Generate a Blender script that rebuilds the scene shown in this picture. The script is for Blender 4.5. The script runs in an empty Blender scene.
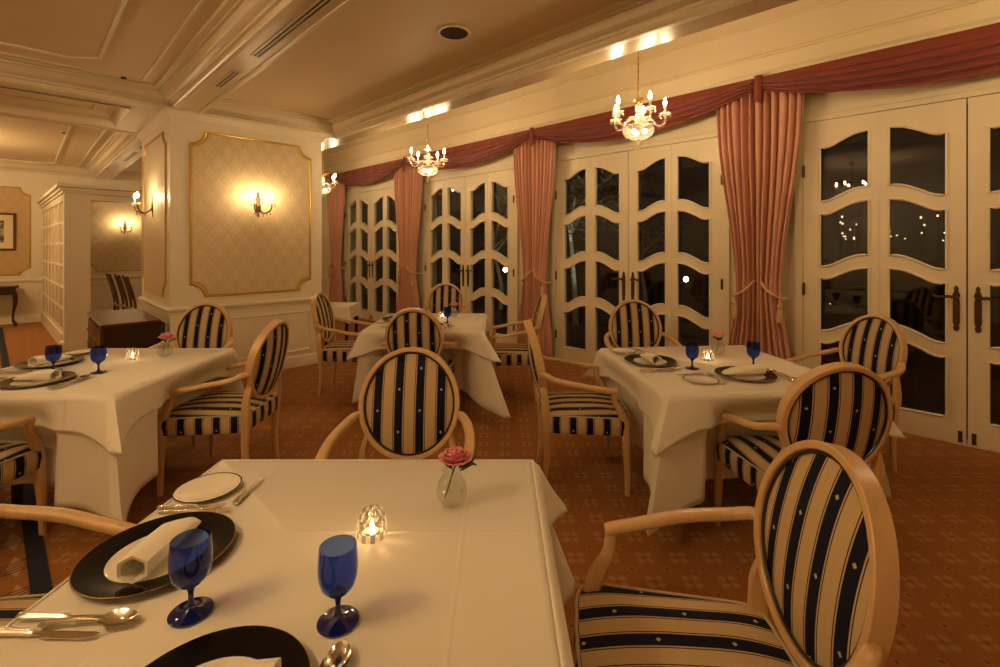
import bpy, math, random
from math import sin, cos, pi, sqrt, radians, exp
from mathutils import Vector, Matrix

random.seed(7)
COL = bpy.context.scene.collection
T = radians(44.58)
CT, ST = cos(T), sin(T)
ROT = T - pi / 2          # dining tables stand at an angle to the room


def P(r, d, z=0.0):
    """floor position given to the side / ahead along the tables' own axes"""
    return Vector((CT * d + ST * r, ST * d - CT * r, z))


# ------------------------------------------------------------------ materials
class NT:
    def __init__(s, name):
        s.m = bpy.data.materials.new(name)
        s.m.use_nodes = True
        s.t = s.m.node_tree
        s.n = s.t.nodes
        for n in list(s.n):
            s.n.remove(n)
        s.out = s.n.new('ShaderNodeOutputMaterial')

    def link(s, a, b):
        s.t.links.new(a, b)

    def node(s, typ, **k):
        n = s.n.new(typ)
        for a, v in k.items():
            setattr(n, a, v)
        return n

    def setin(s, sock, v):
        if isinstance(v, bpy.types.NodeSocket):
            s.link(v, sock)
        elif isinstance(v, (tuple, list)):
            sock.default_value = tuple(v) + ((1,) if len(v) == 3 and sock.type == 'RGBA' else ())
        else:
            sock.default_value = v

    def M(s, op, a, b=None, c=None):
        n = s.node('ShaderNodeMath', operation=op)
        for i, v in enumerate((a, b, c)):
            if v is not None:
                s.setin(n.inputs[i], v)
        return n.outputs[0]

    def mix(s, f, a, b):
        n = s.node('ShaderNodeMix', data_type='RGBA')
        s.setin(n.inputs[0], f)
        s.setin(n.inputs[6], a)
        s.setin(n.inputs[7], b)
        return n.outputs[2]

    def coord(s, kind='Object'):
        n = s.node('ShaderNodeTexCoord')
        x = s.node('ShaderNodeSeparateXYZ')
        s.link(n.outputs[kind], x.inputs[0])
        return n.outputs[kind], x.outputs[0], x.outputs[1], x.outputs[2]

    def noise(s, vec, scale, detail=3, rough=.55):
        n = s.node('ShaderNodeTexNoise')
        s.link(vec, n.inputs['Vector'])
        n.inputs['Scale'].default_value = scale
        n.inputs['Detail'].default_value = detail
        n.inputs['Roughness'].default_value = rough
        return n.outputs[0]

    def below(s, v, edge, soft=.004):
        """1 where v < edge, soft step"""
        n = s.node('ShaderNodeMapRange')
        s.setin(n.inputs[0], v)
        n.inputs[1].default_value = edge - soft
        n.inputs[2].default_value = edge + soft
        n.inputs[3].default_value = 1
        n.inputs[4].default_value = 0
        return n.outputs[0]

    def bump(s, h, strength=.2, dist=.01):
        n = s.node('ShaderNodeBump')
        n.inputs['Strength'].default_value = strength
        n.inputs['Distance'].default_value = dist
        s.link(h, n.inputs['Height'])
        return n.outputs[0]

    def bsdf(s, col, rough=.5, metal=0, normal=None, **k):
        b = s.node('ShaderNodeBsdfPrincipled')
        s.setin(b.inputs['Base Color'], col)
        s.setin(b.inputs['Roughness'], rough)
        b.inputs['Metallic'].default_value = metal
        if normal is not None:
            s.link(normal, b.inputs['Normal'])
        for a, v in k.items():
            s.setin(b.inputs[a.replace('_', ' ')], v)
        s.link(b.outputs[0], s.out.inputs[0])
        return b


MT = {}


def plain(name, col, rough=.5, metal=0, nscale=0, namt=.08, bump=0, **k):
    t = NT(name)
    c = col
    nrm = None
    if nscale:
        v = t.coord()[0]
        n = t.noise(v, nscale)
        dark = tuple(x * (1 - namt) for x in col)
        lite = tuple(min(1, x * (1 + namt)) for x in col)
        c = t.mix(n, dark, lite)
        if bump:
            nrm = t.bump(n, bump, .004)
    t.bsdf(c, rough, metal, nrm, **k)
    MT[name] = t.m
    return t.m


CREAM = (.80, .735, .575)
plain('cream_paint', CREAM, .42, nscale=6, namt=.04)
plain('frieze_paint', (.82, .745, .545), .40, nscale=5, namt=.05)
plain('door_paint', (.79, .715, .53), .38, nscale=8, namt=.04)
plain('ceiling_paint', (.78, .635, .41), .6, nscale=3, namt=.05)
plain('gloss_cornice', (.74, .645, .46), .36, nscale=5, namt=.04)
plain('gold_leaf', (.62, .42, .11), .36, .7, nscale=30, namt=.15)
plain('brass', (.80, .55, .18), .25, 1)
plain('bronze', (.10, .06, .03), .42, .8, nscale=40, namt=.3)
plain('silver', (.78, .74, .66), .16, 1)
plain('dark_wood', (.035, .016, .008), .3, nscale=12, namt=.3)
plain('brown_wood', (.11, .045, .018), .4, nscale=14, namt=.25)
plain('black_metal', (.015, .013, .012), .5)
plain('black_glaze', (.004, .0035, .0035), .22, Specular_IOR_Level=.16)
plain('porcelain', (.84, .80, .70), .12, Coat_Weight=.5)
plain('cloth_white', (.80, .755, .65), .85, nscale=90, namt=.03, bump=.05)
plain('napkin_cloth', (.84, .79, .66), .85, nscale=120, namt=.03, bump=.05)
plain('rose_pink', (.74, .27, .30), .6, nscale=25, namt=.2)
plain('rose_pale', (.86, .45, .44), .6, nscale=25, namt=.2)
plain('leaf_green', (.035, .10, .02), .5, nscale=20, namt=.3)
plain('cord_gold', (.62, .42, .22), .7, nscale=60, namt=.25, bump=.2)
plain('picture_mat', (.75, .66, .48), .8)
plain('white_candle', (.9, .85, .72), .5)
plain('bark_white', (.62, .60, .54), .8, nscale=9, namt=.5)
plain('lawn', (.03, .055, .015), .95, nscale=3, namt=.5)
plain('terrace_stone', (.10, .095, .085), .8, nscale=4, namt=.2)
plain('pale_pane', (.66, .56, .38), .25)
plain('speaker_mesh', (.05, .03, .017), .9)
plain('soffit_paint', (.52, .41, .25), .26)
plain('wax', (.85, .8, .66), .5)


def wood(name, a, b, rough=.33):
    t = NT(name)
    v, x, y, z = t.coord()
    mp = t.node('ShaderNodeMapping')
    mp.inputs['Scale'].default_value = (18, 18, 3)
    t.link(v, mp.inputs[0])
    n = t.noise(mp.outputs[0], 2.2, 5)
    t.bsdf(t.mix(n, a, b), rough, Coat_Weight=.25, Coat_Roughness=.2)
    MT[name] = t.m


wood('honey_wood', (.54, .335, .155), (.70, .475, .245))


def fabric_stripes():
    t = NT('striped_fabric')
    uv = t.node('ShaderNodeUVMap')
    x = t.node('ShaderNodeSeparateXYZ')
    t.link(uv.outputs[0], x.inputs[0])
    u, v = x.outputs[0], x.outputs[1]
    PER = .093
    q = t.M('DIVIDE', u, PER)
    cell = t.M('FLOOR', t.M('ADD', q, .5))
    off = t.M('MULTIPLY', t.M('ABSOLUTE', t.M('SUBTRACT', q, cell)), PER)      # distance from stripe middle
    navy = t.below(off, .0180, .0006)
    l1 = t.M('MULTIPLY', t.below(off, .0250, .0005), t.M('SUBTRACT', 1, t.below(off, .0218, .0005)))
    fine = t.M('MULTIPLY', t.M('ADD', t.M('SINE', t.M('MULTIPLY', off, 2 * pi / .0042)), 1), .5)
    tan = t.mix(fine, (.50, .37, .20), (.60, .455, .26))
    n = t.noise(uv.outputs[0], 60, 2)
    tan = t.mix(t.M('MULTIPLY', n, .35), tan, (.42, .30, .15))
    c = t.mix(l1, tan, (.03, .022, .02))
    c = t.mix(navy, c, (.005, .0065, .018))
    # woven motif on the navy bands, staggered
    par = t.M('MODULO', t.M('ADD', cell, 100), 2)
    vv = t.M('ADD', t.M('DIVIDE', v, .18), t.M('MULTIPLY', par, .5))
    fv = t.M('MULTIPLY', t.M('ABSOLUTE', t.M('SUBTRACT', vv, t.M('FLOOR', t.M('ADD', vv, .5)))), .18)
    dist = t.M('ADD', off, fv)
    dot = t.below(dist, .0062, .0012)
    c = t.mix(dot, c, (.50, .44, .30))
    nb = t.noise(uv.outputs[0], 500, 2)
    t.bsdf(c, .8, 0, t.bump(nb, .12, .002), Specular_IOR_Level=.2)
    MT['striped_fabric'] = t.m


fabric_stripes()


def carpet():
    t = NT('carpet')
    v, x, y, z = t.coord()
    r = t.M('SUBTRACT', t.M('MULTIPLY', x, ST), t.M('MULTIPLY', y, CT))
    d = t.M('ADD', t.M('MULTIPLY', x, CT), t.M('MULTIPLY', y, ST))
    S = .155
    p, q = t.M('DIVIDE', t.M('ADD', r, .041), S), t.M('DIVIDE', t.M('ADD', d, .087), S)
    fu = t.M('ABSOLUTE', t.M('SUBTRACT', t.M('FRACT', p), .5))
    fv = t.M('ABSOLUTE', t.M('SUBTRACT', t.M('FRACT', q), .5))
    au, av = t.M('SUBTRACT', fu, .14), t.M('SUBTRACT', fv, .14)
    dist = t.M('SQRT', t.M('ADD', t.M('POWER', au, 2), t.M('POWER', av, 2)))
    n = t.noise(v, 45, 4, .7)
    n2 = t.noise(v, 160, 3, .7)
    pet = t.below(t.M('ADD', dist, t.M('MULTIPLY', t.M('SUBTRACT', n2, .5), .22)), .10, .04)
    du, dv = t.M('SUBTRACT', .5, fu), t.M('SUBTRACT', .5, fv)
    dd = t.M('SQRT', t.M('ADD', t.M('POWER', du, 2), t.M('POWER', dv, 2)))
    dot = t.below(dd, .055, .015)
    dk = t.M('ADD', t.M('POWER', fu, 2), t.M('POWER', fv, 2))
    eye = t.below(t.M('SQRT', dk), .05, .02)
    halo = t.below(dd, .12, .02)
    c = t.mix(n, (.235, .080, .009), (.36, .140, .024))
    c = t.mix(t.M('MULTIPLY', pet, .5), c, (.46, .27, .11))
    c = t.mix(t.M('MULTIPLY', halo, .25), c, (.45, .22, .06))
    c = t.mix(t.M('MULTIPLY', dot, .62), c, (.03, .012, .008))
    c = t.mix(t.M('MULTIPLY', eye, .4), c, (.12, .04, .01))
    t.bsdf(c, .95, 0, t.bump(n2, .35, .006), Sheen_Weight=.06)
    MT['carpet'] = t.m


carpet()


def runner():
    t = NT('runner_weave')
    v, x, y, z = t.coord()
    n2 = t.noise(v, 170, 3, .7)
    bands = t.M('FRACT', t.M('DIVIDE', y, .26))
    fu = t.M('ABSOLUTE', t.M('SUBTRACT', t.M('FRACT', t.M('DIVIDE', x, .11)), .5))
    tri = t.M('ABSOLUTE', t.M('SUBTRACT', bands, .5))
    mot = t.below(t.M('ADD', t.M('MULTIPLY', fu, 1.2), t.M('MULTIPLY', tri, .9)), .34, .02)
    lines = t.M('MULTIPLY', t.below(t.M('FRACT', t.M('DIVIDE', y, .021)), .45, .05), t.below(tri, .2, .01))
    c = t.mix(n2, (.22, .08, .02), (.36, .15, .04))
    c = t.mix(t.M('MULTIPLY', mot, .7), c, (.50, .32, .13))
    c = t.mix(t.M('MULTIPLY', lines, .85), c, (.02, .018, .03))
    t.bsdf(c, .95, 0, t.bump(n2, .3, .005))
    MT['runner_weave'] = t.m


runner()
plain('runner_navy', (.010, .014, .032), .95, nscale=150, namt=.4)


def damask(name, a, b):
    t = NT(name)
    v, x, y, z = t.coord()
    h = t.M('ADD', x, y)
    k = 2 * pi / .17
    row = t.M('MULTIPLY', t.M('SINE', t.M('MULTIPLY', h, k)), t.M('SINE', t.M('MULTIPLY', z, k * .72)))
    fin = t.M('MULTIPLY', t.M('SINE', t.M('MULTIPLY', h, k * 3)), t.M('SINE', t.M('ADD', t.M('MULTIPLY', z, k * 2.1), t.M('MULTIPLY', row, 2.4))))
    n = t.noise(v, 26, 3)
    s = t.M('ADD', t.M('ADD', t.M('MULTIPLY', row, .5), t.M('MULTIPLY', fin, .45)), t.M('MULTIPLY', n, .8))
    f = t.below(s, .42, .16)
    t.bsdf(t.mix(f, a, b), .55)
    MT[name] = t.m


damask('damask_paper', (.69, .57, .36), (.635, .515, .31))
damask('damask_straw', (.58, .41, .20), (.54, .375, .175))


def velvet(name, a, b):
    t = NT(name)
    v = t.coord()[0]
    n = t.noise(v, 30, 3)
    t.bsdf(t.mix(n, a, b), .62, Sheen_Weight=.25, Sheen_Roughness=.4)
    MT[name] = t.m


velvet('curtain_silk', (.57, .285, .205), (.64, .345, .255))
velvet('valance_silk', (.20, .034, .024), (.25, .048, .034))


def glassy(name, tint, gloss_rough=.0, ior=1.5, extra=None):
    """thin clear sheet: mirror by Fresnel over a tinted transparent layer"""
    t = NT(name)
    lw = t.node('ShaderNodeLayerWeight')
    lw.inputs[0].default_value = .5
    f0 = ((ior - 1) / (ior + 1)) ** 2
    fr = t.M('ADD', t.M('MULTIPLY', t.M('POWER', lw.outputs['Facing'], 5), 1 - f0), f0)
    tr = t.node('ShaderNodeBsdfTransparent')
    tr.inputs[0].default_value = tint + (1,)
    gl = t.node('ShaderNodeBsdfGlossy')
    gl.inputs['Roughness'].default_value = gloss_rough
    gl.inputs[0].default_value = (1, 1, 1, 1)
    mx = t.node('ShaderNodeMixShader')
    t.link(fr, mx.inputs[0])
    t.link(tr.outputs[0], mx.inputs[1])
    t.link(gl.outputs[0], mx.inputs[2])
    last = mx.outputs[0]
    if extra:
        m2 = t.node('ShaderNodeMixShader')
        m2.inputs[0].default_value = extra[0]
        tl = t.node('ShaderNodeBsdfTranslucent')
        tl.inputs[0].default_value = extra[1] + (1,)
        t.link(last, m2.inputs[1])
        t.link(tl.outputs[0], m2.inputs[2])
        last = m2.outputs[0]
    t.link(last, t.out.inputs[0])
    MT[name] = t.m


glassy('window_glass', (.90, .93, .92))
glassy('clear_glass', (.95, .96, .95), .0, 1.9)
glassy('faceted_glass', (.98, .97, .93), .03, 1.6, (.10, (.95, .9, .8)))
glassy('ridge_glass', (.25, .23, .18), .05, 1.9, (.06, (.95, .9, .8)))  # tinted dark so alternate facets throw streaks from the flame
glassy('crystal', (.93, .90, .84), .06, 1.7, (.22, (.95, .9, .8)))
glassy('cobalt_glass', (.37, .48, .85), .02, 1.5, (.018, (.05, .12, .70)))
plain('cobalt_solid', (.006, .012, .16), .08, Coat_Weight=.3, Transmission_Weight=.35)
plain('water', (.9, .92, .9), .02, Transmission_Weight=1.0, IOR=1.33)


def emis(name, col, st):
    t = NT(name)
    e = t.node('ShaderNodeEmission')
    e.inputs[0].default_value = col + (1,)
    e.inputs[1].default_value = st
    t.link(e.outputs[0], t.out.inputs[0])
    MT[name] = t.m


WARM = (1.0, .68, .35)
emis('bulb_glow', WARM, 520)
emis('bulb_glow_sconce', WARM, 420)
emis('bulb_glow_hall', WARM, 1500)
emis('bowl_lamp', WARM, 22)
emis('candle_flame', (1.0, .64, .28), 190)
emis('fill_glow', WARM, 60)  # lens of the added fill downlights
emis('garden_glow', (1.0, .82, .55), 30)
emis('reflection_glow', (1.0, .72, .38), 3)  # glow of the points standing in for reflections


# ------------------------------------------------------------------ mesh kit
class MB:
    def __init__(s):
        s.v, s.f, s.mi, s.uv = [], [], [], []

    def add(s, vs, fs, mi=0, uvs=None):
        o = len(s.v)
        s.v += [tuple(p) for p in vs]
        for k, f in enumerate(fs):
            s.f.append(tuple(i + o for i in f))
            s.mi.append(mi)
            s.uv.append([uvs[i] for i in f] if uvs else None)
        return s

    def box(s, x0, x1, y0, y1, z0, z1, mi=0):
        vs = [(x, y, z) for z in (z0, z1) for y in (y0, y1) for x in (x0, x1)]
        return s.add(vs, [(0, 2, 3, 1), (4, 5, 7, 6), (0, 1, 5, 4), (2, 6, 7, 3), (0, 4, 6, 2), (1, 3, 7, 5)], mi)

    def lathe(s, prof, n=24, c=(0, 0, 0), mi=0, cap0=False, cap1=False, seg=None):
        vs, fs = [], []
        for (r, z) in prof:
            for k in range(n):
                a = 2 * pi * k / n
                vs.append((c[0] + r * cos(a), c[1] + r * sin(a), c[2] + z))
        for i in range(len(prof) - 1):
            for k in range(n):
                fs.append((i * n + k, i * n + (k + 1) % n, (i + 1) * n + (k + 1) % n, (i + 1) * n + k))
        if cap0:
            fs.append(tuple(reversed(range(n))))
        if cap1:
            b = (len(prof) - 1) * n
            fs.append(tuple(range(b, b + n)))
        return s.add(vs, fs, mi)

    def sphere(s, c, r, n=10, m=6, mi=0, sz=1):
        pr = [(max(1e-4, r * sin(pi * i / m)), -r * sz * cos(pi * i / m)) for i in range(m + 1)]
        return s.lathe(pr, n, c, mi)

    def tube(s, path, rad, n=10, closed=False, e=1.0, up=None, mi=0, caps=True):
        pts = [Vector(p) for p in path]
        N = len(pts)
        if not isinstance(rad, (list, tuple)):
            rad = [rad] * N
        rad = [(r, r) if not isinstance(r, (list, tuple)) else r for r in rad]
        vs, fs = [], []
        prev = None
        for i in range(N):
            if closed:
                t = pts[(i + 1) % N] - pts[i - 1]
            else:
                t = pts[min(i + 1, N - 1)] - pts[max(i - 1, 0)]
            t = t.normalized() if t.length > 1e-9 else Vector((0, 0, 1))
            if up is not None:
                side = t.cross(Vector(up))
                if side.length < 1e-4:
                    side = Vector((1, 0, 0))
            else:
                if prev is None:
                    a = Vector((0, 0, 1)) if abs(t.z) < .9 else Vector((1, 0, 0))
                    side = t.cross(a)
                else:
                    side = prev - t * prev.dot(t)
            side.normalize()
            prev = side
            u2 = side.cross(t)
            for k in range(n):
                a = 2 * pi * (k + .5) / n
                ca, sa = cos(a), sin(a)
                ca = math.copysign(abs(ca) ** e, ca)
                sa = math.copysign(abs(sa) ** e, sa)
                vs.append(pts[i] + side * (ca * rad[i][0]) + u2 * (sa * rad[i][1]))
        R = N if closed else N - 1
        for i in range(R):
            j = (i + 1) % N
            for k in range(n):
                fs.append((i * n + k, j * n + k, j * n + (k + 1) % n, i * n + (k + 1) % n))
        if caps and not closed:
            fs.append(tuple(range(n)))
            fs.append(tuple(reversed(range((N - 1) * n, N * n))))
        return s.add(vs, fs, mi)

    def grid(s, rows, mi=0, uv=None, closed=False):
        """rows: list of equally long point lists"""
        n = len(rows[0])
        vs = [p for r in rows for p in r]
        us = [p for r in uv for p in r] if uv else None
        fs = []
        for i in range(len(rows) - 1):
            for k in range(n if closed else n - 1):
                fs.append((i * n + k, i * n + (k + 1) % n, (i + 1) * n + (k + 1) % n, (i + 1) * n + k))
        return s.add(vs, fs, mi, us)

    def build(s, name, mat, parent=None, smooth=40, solid=0):
        me = bpy.data.meshes.new(name)
        me.from_pydata(s.v, [], s.f)
        mats = mat if isinstance(mat, (list, tuple)) else [mat]
        for m in mats:
            me.materials.append(MT[m])
        for p, i in zip(me.polygons, s.mi):
            p.material_index = i
        if any(u is not None for u in s.uv):
            L = me.uv_layers.new(name='UVMap')
            for p, u in zip(me.polygons, s.uv):
                if u:
                    for li, c in zip(p.loop_indices, u):
                        L.data[li].uv = c
        me.validate()
        if smooth:
            for p in me.polygons:
                p.use_smooth = True
            me.set_sharp_from_angle(angle=radians(smooth))
        o = bpy.data.objects.new(name, me)
        COL.objects.link(o)
        if parent is not None:
            o.parent = parent
        if solid:
            m = o.modifiers.new('thickness', 'SOLIDIFY')
            m.thickness = solid
            m.offset = -1
        return o


def tag(o, label, cat=None, group=None, kind=None):
    o['label'] = label
    if cat:
        o['category'] = cat
    if group:
        o['group'] = group
    if kind:
        o['kind'] = kind
    return o


def thing(name, label, cat, loc=(0, 0, 0), rz=0, group=None):
    o = bpy.data.objects.new(name, None)
    o.empty_display_size = .1
    COL.objects.link(o)
    o.location = loc
    o.rotation_euler = (0, 0, rz)
    return tag(o, label, cat, group)


def struct(name, mb, mat, parent=None, smooth=0):
    o = mb.build(name, mat, parent, smooth)
    if parent is None:
        o['kind'] = 'structure'
    return o


def dup(o, loc, rz, label, group=None, parent=None):
    """a copy of a thing with its parts and their sub-parts"""
    c = o.copy()
    COL.objects.link(c)
    if parent is None:
        c.location = loc
        c.rotation_euler = (0, 0, rz)
        c['label'] = label
        if group:
            c['group'] = group
    else:
        c.parent = parent
    for ch in list(o.children):
        dup(ch, None, None, None, None, c)
    return c


def spline(pts, n=6):
    """Catmull-Rom through tuples of any length"""
    out = []
    P4 = [pts[0]] + list(pts) + [pts[-1]]
    for i in range(1, len(P4) - 2):
        a, b, c, d = P4[i - 1:i + 3]
        for k in range(n):
            t = k / n
            out.append(tuple(.5 * (2 * q + (r - p) * t + (2 * p - 5 * q + 4 * r - w) * t * t + (3 * q - p - 3 * r + w) * t ** 3)
                             for p, q, r, w in zip(a, b, c, d)))
    out.append(tuple(pts[-1]))
    return out


def sm(x):
    x = max(0, min(1, x))
    return x * x * (3 - 2 * x)


# ------------------------------------------------------------------ room shell
XW = 4.75            # window wall
YB = 12.42           # back wall
XL, YR = -3.2, -3.2  # walls behind the viewer
PX0, PX1, PY0, PY1 = 1.05, 2.60, 5.625, 7.17   # the square pillar
ZS, ZC, ZH = 2.78, 2.95, 3.62                  # soffit, coffer, window-side ceiling

struct('floor', MB().box(XL, XW, YR, YB, -.1, 0), 'carpet')

c = MB()
c.box(XL, 3.03, YR, YB, ZC, ZC + .1)
c.box(3.03, XW + .2, YR, YB, ZH, ZH + .1)
struct('ceiling', c, 'ceiling_paint')

BAYS = [.0, 2.66, 5.37, 8.10]
OPEN = 1.01
DH = 2.48
w = MB()
edges = [YR]
for b in BAYS:
    edges += [b - OPEN, b + OPEN]
edges.append(YB)
for i in range(0, len(edges), 2):
    w.box(XW, XW + .2, edges[i], edges[i + 1], 0, ZH)
for b in BAYS:
    w.box(XW, XW + .2, b - OPEN, b + OPEN, DH, ZH)
# frieze panels above the valance
struct('wall_east', w, 'frieze_paint')
struct('wall_north', MB().box(XL, XW + .2, YB, YB + .15, 0, ZH), 'cream_paint')
struct('wall_west', MB().box(XL - .15, XL, YR, YB, 0, ZH), 'cream_paint')
struct('wall_south', MB().box(XL, XW + .2, YR - .15, YR, 0, ZH), 'cream_paint')


def run_y(mb, x, y0, y1, prof, sgn=-1):
    """moulding along Y on a wall at x; profile (stand-off, z)"""
    rows = [[(x + sgn * o, y0, z), (x + sgn * o, y1, z)] for o, z in prof]
    mb.grid(rows)


def run_x(mb, y, x0, x1, prof, sgn=-1):
    rows = [[(x0, y + sgn * o, z), (x1, y + sgn * o, z)] for o, z in prof]
    mb.grid(rows)


def loop_rect(mb, x0, x1, y0, y1, prof, out=False):
    g = -1 if out else 1
    rows = [[(x0 + g * o, y0 + g * o, z), (x1 - g * o, y0 + g * o, z), (x1 - g * o, y1 - g * o, z), (x0 + g * o, y1 - g * o, z)] for o, z in prof]
    mb.grid(rows, closed=True)


def rect_mould(z, h, w):
    return [(0, z), (w * .5, z), (w, z + h * .25), (w, z + h * .55), (w * .6, z + h * .8), (w * .6, z + h), (0, z + h)]


# window-side frieze mouldings
m = MB()
run_y(m, XW, YR, YB, [(0, 2.90), (.17, 2.90), (.17, 2.93), (.19, 2.95), (.19, 2.975), (.15, 2.985), (.15, 3.08), (.175, 3.085), (.175, 3.10), (.165, 3.112), (.14, 3.12), (.14, 3.36), (.165, 3.365), (.165, 3.38), (.155, 3.39), (.155, 3.405), (.14, 3.41), (.14, ZH)])
struct('trim_1', m, 'frieze_paint', smooth=18)

# beams and soffits
b = MB()
b.box(PX0, 1.32, YR, YB, ZS, ZC)                     # beam running over the pillar
b.box(2.95, 3.03, YR, YB, ZC, ZH)
struct('trim_2', b, 'gloss_cornice')
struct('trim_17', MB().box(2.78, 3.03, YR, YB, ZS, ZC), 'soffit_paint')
b = MB()
b.box(1.32, 2.78, PY0, PY1, ZS, ZC)
# cross beam left of the pillar, with a sunk panel in its underside
b.box(XL, PX0, PY0, PY0 + .26, ZS, ZC)
b.box(XL, PX0, PY1 - .26, PY1, ZS, ZC)
b.box(PX0 - .28, PX0, PY0 + .26, PY1 - .26, ZS, ZC)
b.box(XL, PX0 - .28, PY0 + .26, PY1 - .26, ZC - .04, ZC)
struct('trim_3', b, 'gloss_cornice')
m = MB()
loop_rect(m, XL, PX0 - .28, PY0 + .26, PY1 - .26, [(-.03, ZS - .012), (.0, ZS - .012), (.02, ZS + .02), (.05, ZS + .05), (.06, ZS + .09), (.10, ZS + .13)])
# second slim fillet inside the sunk panel
loop_rect(m, XL + .2, PX0 - .48, PY0 + .44, PY1 - .44, [(0, ZC - .04), (0, ZC - .06), (.02, ZC - .06), (.02, ZC - .04)])
struct('trim_4', m, 'gloss_cornice', smooth=30)

CORN = [(-.05, ZS), (-.05, ZS - .010), (-.03, ZS - .014), (-.004, ZS - .010), (.004, ZS + .004), (.004, ZS + .03), (.022, ZS + .034), (.028, ZS + .05), (.045, ZS + .055), (.070, ZS + .072), (.086, ZS + .098), (.092, ZS + .122), (.112, ZS + .124), (.112, ZS + .138), (.150, ZS + .142), (.156, ZS + .150), (.150, ZS + .158), (.150, ZC)]
m = MB()
loop_rect(m, 1.32, 2.78, YR, PY0, CORN)
loop_rect(m, 1.32, 2.78, PY1, YB, CORN)
loop_rect(m, XL, PX0, YR, PY0, CORN)
loop_rect(m, XL, PX0, PY1, YB, CORN)
struct('trim_5', m, 'gloss_cornice', smooth=18)


def strip_loop(poly, w, z0, z1):
    """thin bar following a closed polygon on the ceiling"""
    n = len(poly)
    inn, outr = [], []
    for i in range(n):
        a, bb, c2 = Vector(poly[i - 1]), Vector(poly[i]), Vector(poly[(i + 1) % n])
        d1, d2 = (bb - a).normalized(), (c2 - bb).normalized()
        n1, n2 = Vector((-d1.y, d1.x)), Vector((-d2.y, d2.x))
        k = (n1 + n2)
        k = k / max(.2, k.dot(n1))
        inn.append(bb + k * w / 2)
        outr.append(bb - k * w / 2)
    rows = [[(p.x, p.y, z1) for p in inn], [(p.x, p.y, z0) for p in inn], [(p.x, p.y, z0) for p in outr], [(p.x, p.y, z1) for p in outr]]
    mb = MB()
    mb.grid(rows, closed=True)
    return mb


m = MB()
for y0, y1 in ((YR + .6, 5.16), (PY1 + .45, YB - .35)):
    q = .16
    x1 = .46
    poly = [(XL + .5 + q, y0), (x1 - q, y0), (x1, y0 + q), (x1, y1 - q), (x1 - q, y1), (XL + .5 + q, y1), (XL + .5, y1 - q), (XL + .5, y0 + q)]
    k = strip_loop(poly, .022, ZC - .016, ZC)
    m.add(k.v, k.f)
    k = strip_loop([(XL + .18, y0 - .28), (.80, y0 - .28), (.80, y1 + .26), (XL + .18, y1 + .26)], .018, ZC - .014, ZC)
    m.add(k.v, k.f)
k = strip_loop([(1.62, YR + .3), (2.50, YR + .3), (2.50, PY0 - .32), (1.62, PY0 - .32)], .010, ZC - .005, ZC)
struct('trim_6', m, 'cream_paint')

# pillar
p = MB()
p.box(PX0, PX1, PY0, PY1, 0, ZS)
struct('wall_pillar', p, 'cream_paint')


def around(mb, prof, x0=PX0, x1=PX1, y0=PY0, y1=PY1):
    loop_rect(mb, x0, x1, y0, y1, prof, True)


m = MB()
around(m, [(0, 0), (.022, 0), (.022, .085), (.014, .10), (.014, .115), (0, .13)])
struct('baseboard_pillar', m, 'cream_paint', smooth=30)
m = MB()
around(m, [(0, .735), (.012, .74), (.012, .755), (.03, .772), (.034, .79), (.024, .80), (.012, .803), (0, .81)])
around(m, [(0, ZS - .10), (.012, ZS - .095), (.012, ZS - .075), (.03, ZS - .05), (.05, ZS - .03), (.05, ZS)])
struct('trim_7', m, 'cream_paint', smooth=30)


def frame_on(plane, u0, u1, v0, v1, at_, w, h, mb):
    """rectangular raised moulding on a wall; plane 'x+' ... gives the outward normal"""
    prof = [(0, 0), (0, h), (w * .4, h * 1.1), (w * .7, h * .5), (w, h * .5), (w, 0)]
    for o, hh in prof:
        pass
    rows = []
    for o, hh in prof:
        c4 = [(u0 + o, v0 + o), (u1 - o, v0 + o), (u1 - o, v1 - o), (u0 + o, v1 - o)]
        rows.append([map3(plane, at_, u, v, hh) for u, v in c4])
    mb.grid(rows, closed=True)


def map3(plane, at_, u, v, h):
    if plane == 'y-':
        return (u, at_ - h, v)
    if plane == 'x-':
        return (at_ - h, u, v)
    if plane == 'x+':
        return (at_ + h, u, v)
    return (u, at_ + h, v)


m = MB()
frame_on('y-', PX0 + .14, PX1 - .14, .18, .65, PY0, .025, .012, m)
frame_on('x-', PY0 + .14, PY1 - .14, .18, .65, PX0, .025, .012, m)
frame_on('x+', PY0 + .14, PY1 - .14, .18, .65, PX1, .025, .012, m)
for k in range(5):
    frame_on('y-', XL + .2 + k * 1.62, XL + 1.66 + k * 1.62, .2, .64, YB, .025, .012, m)
struct('trim_8', m, 'cream_paint', smooth=30)


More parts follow.
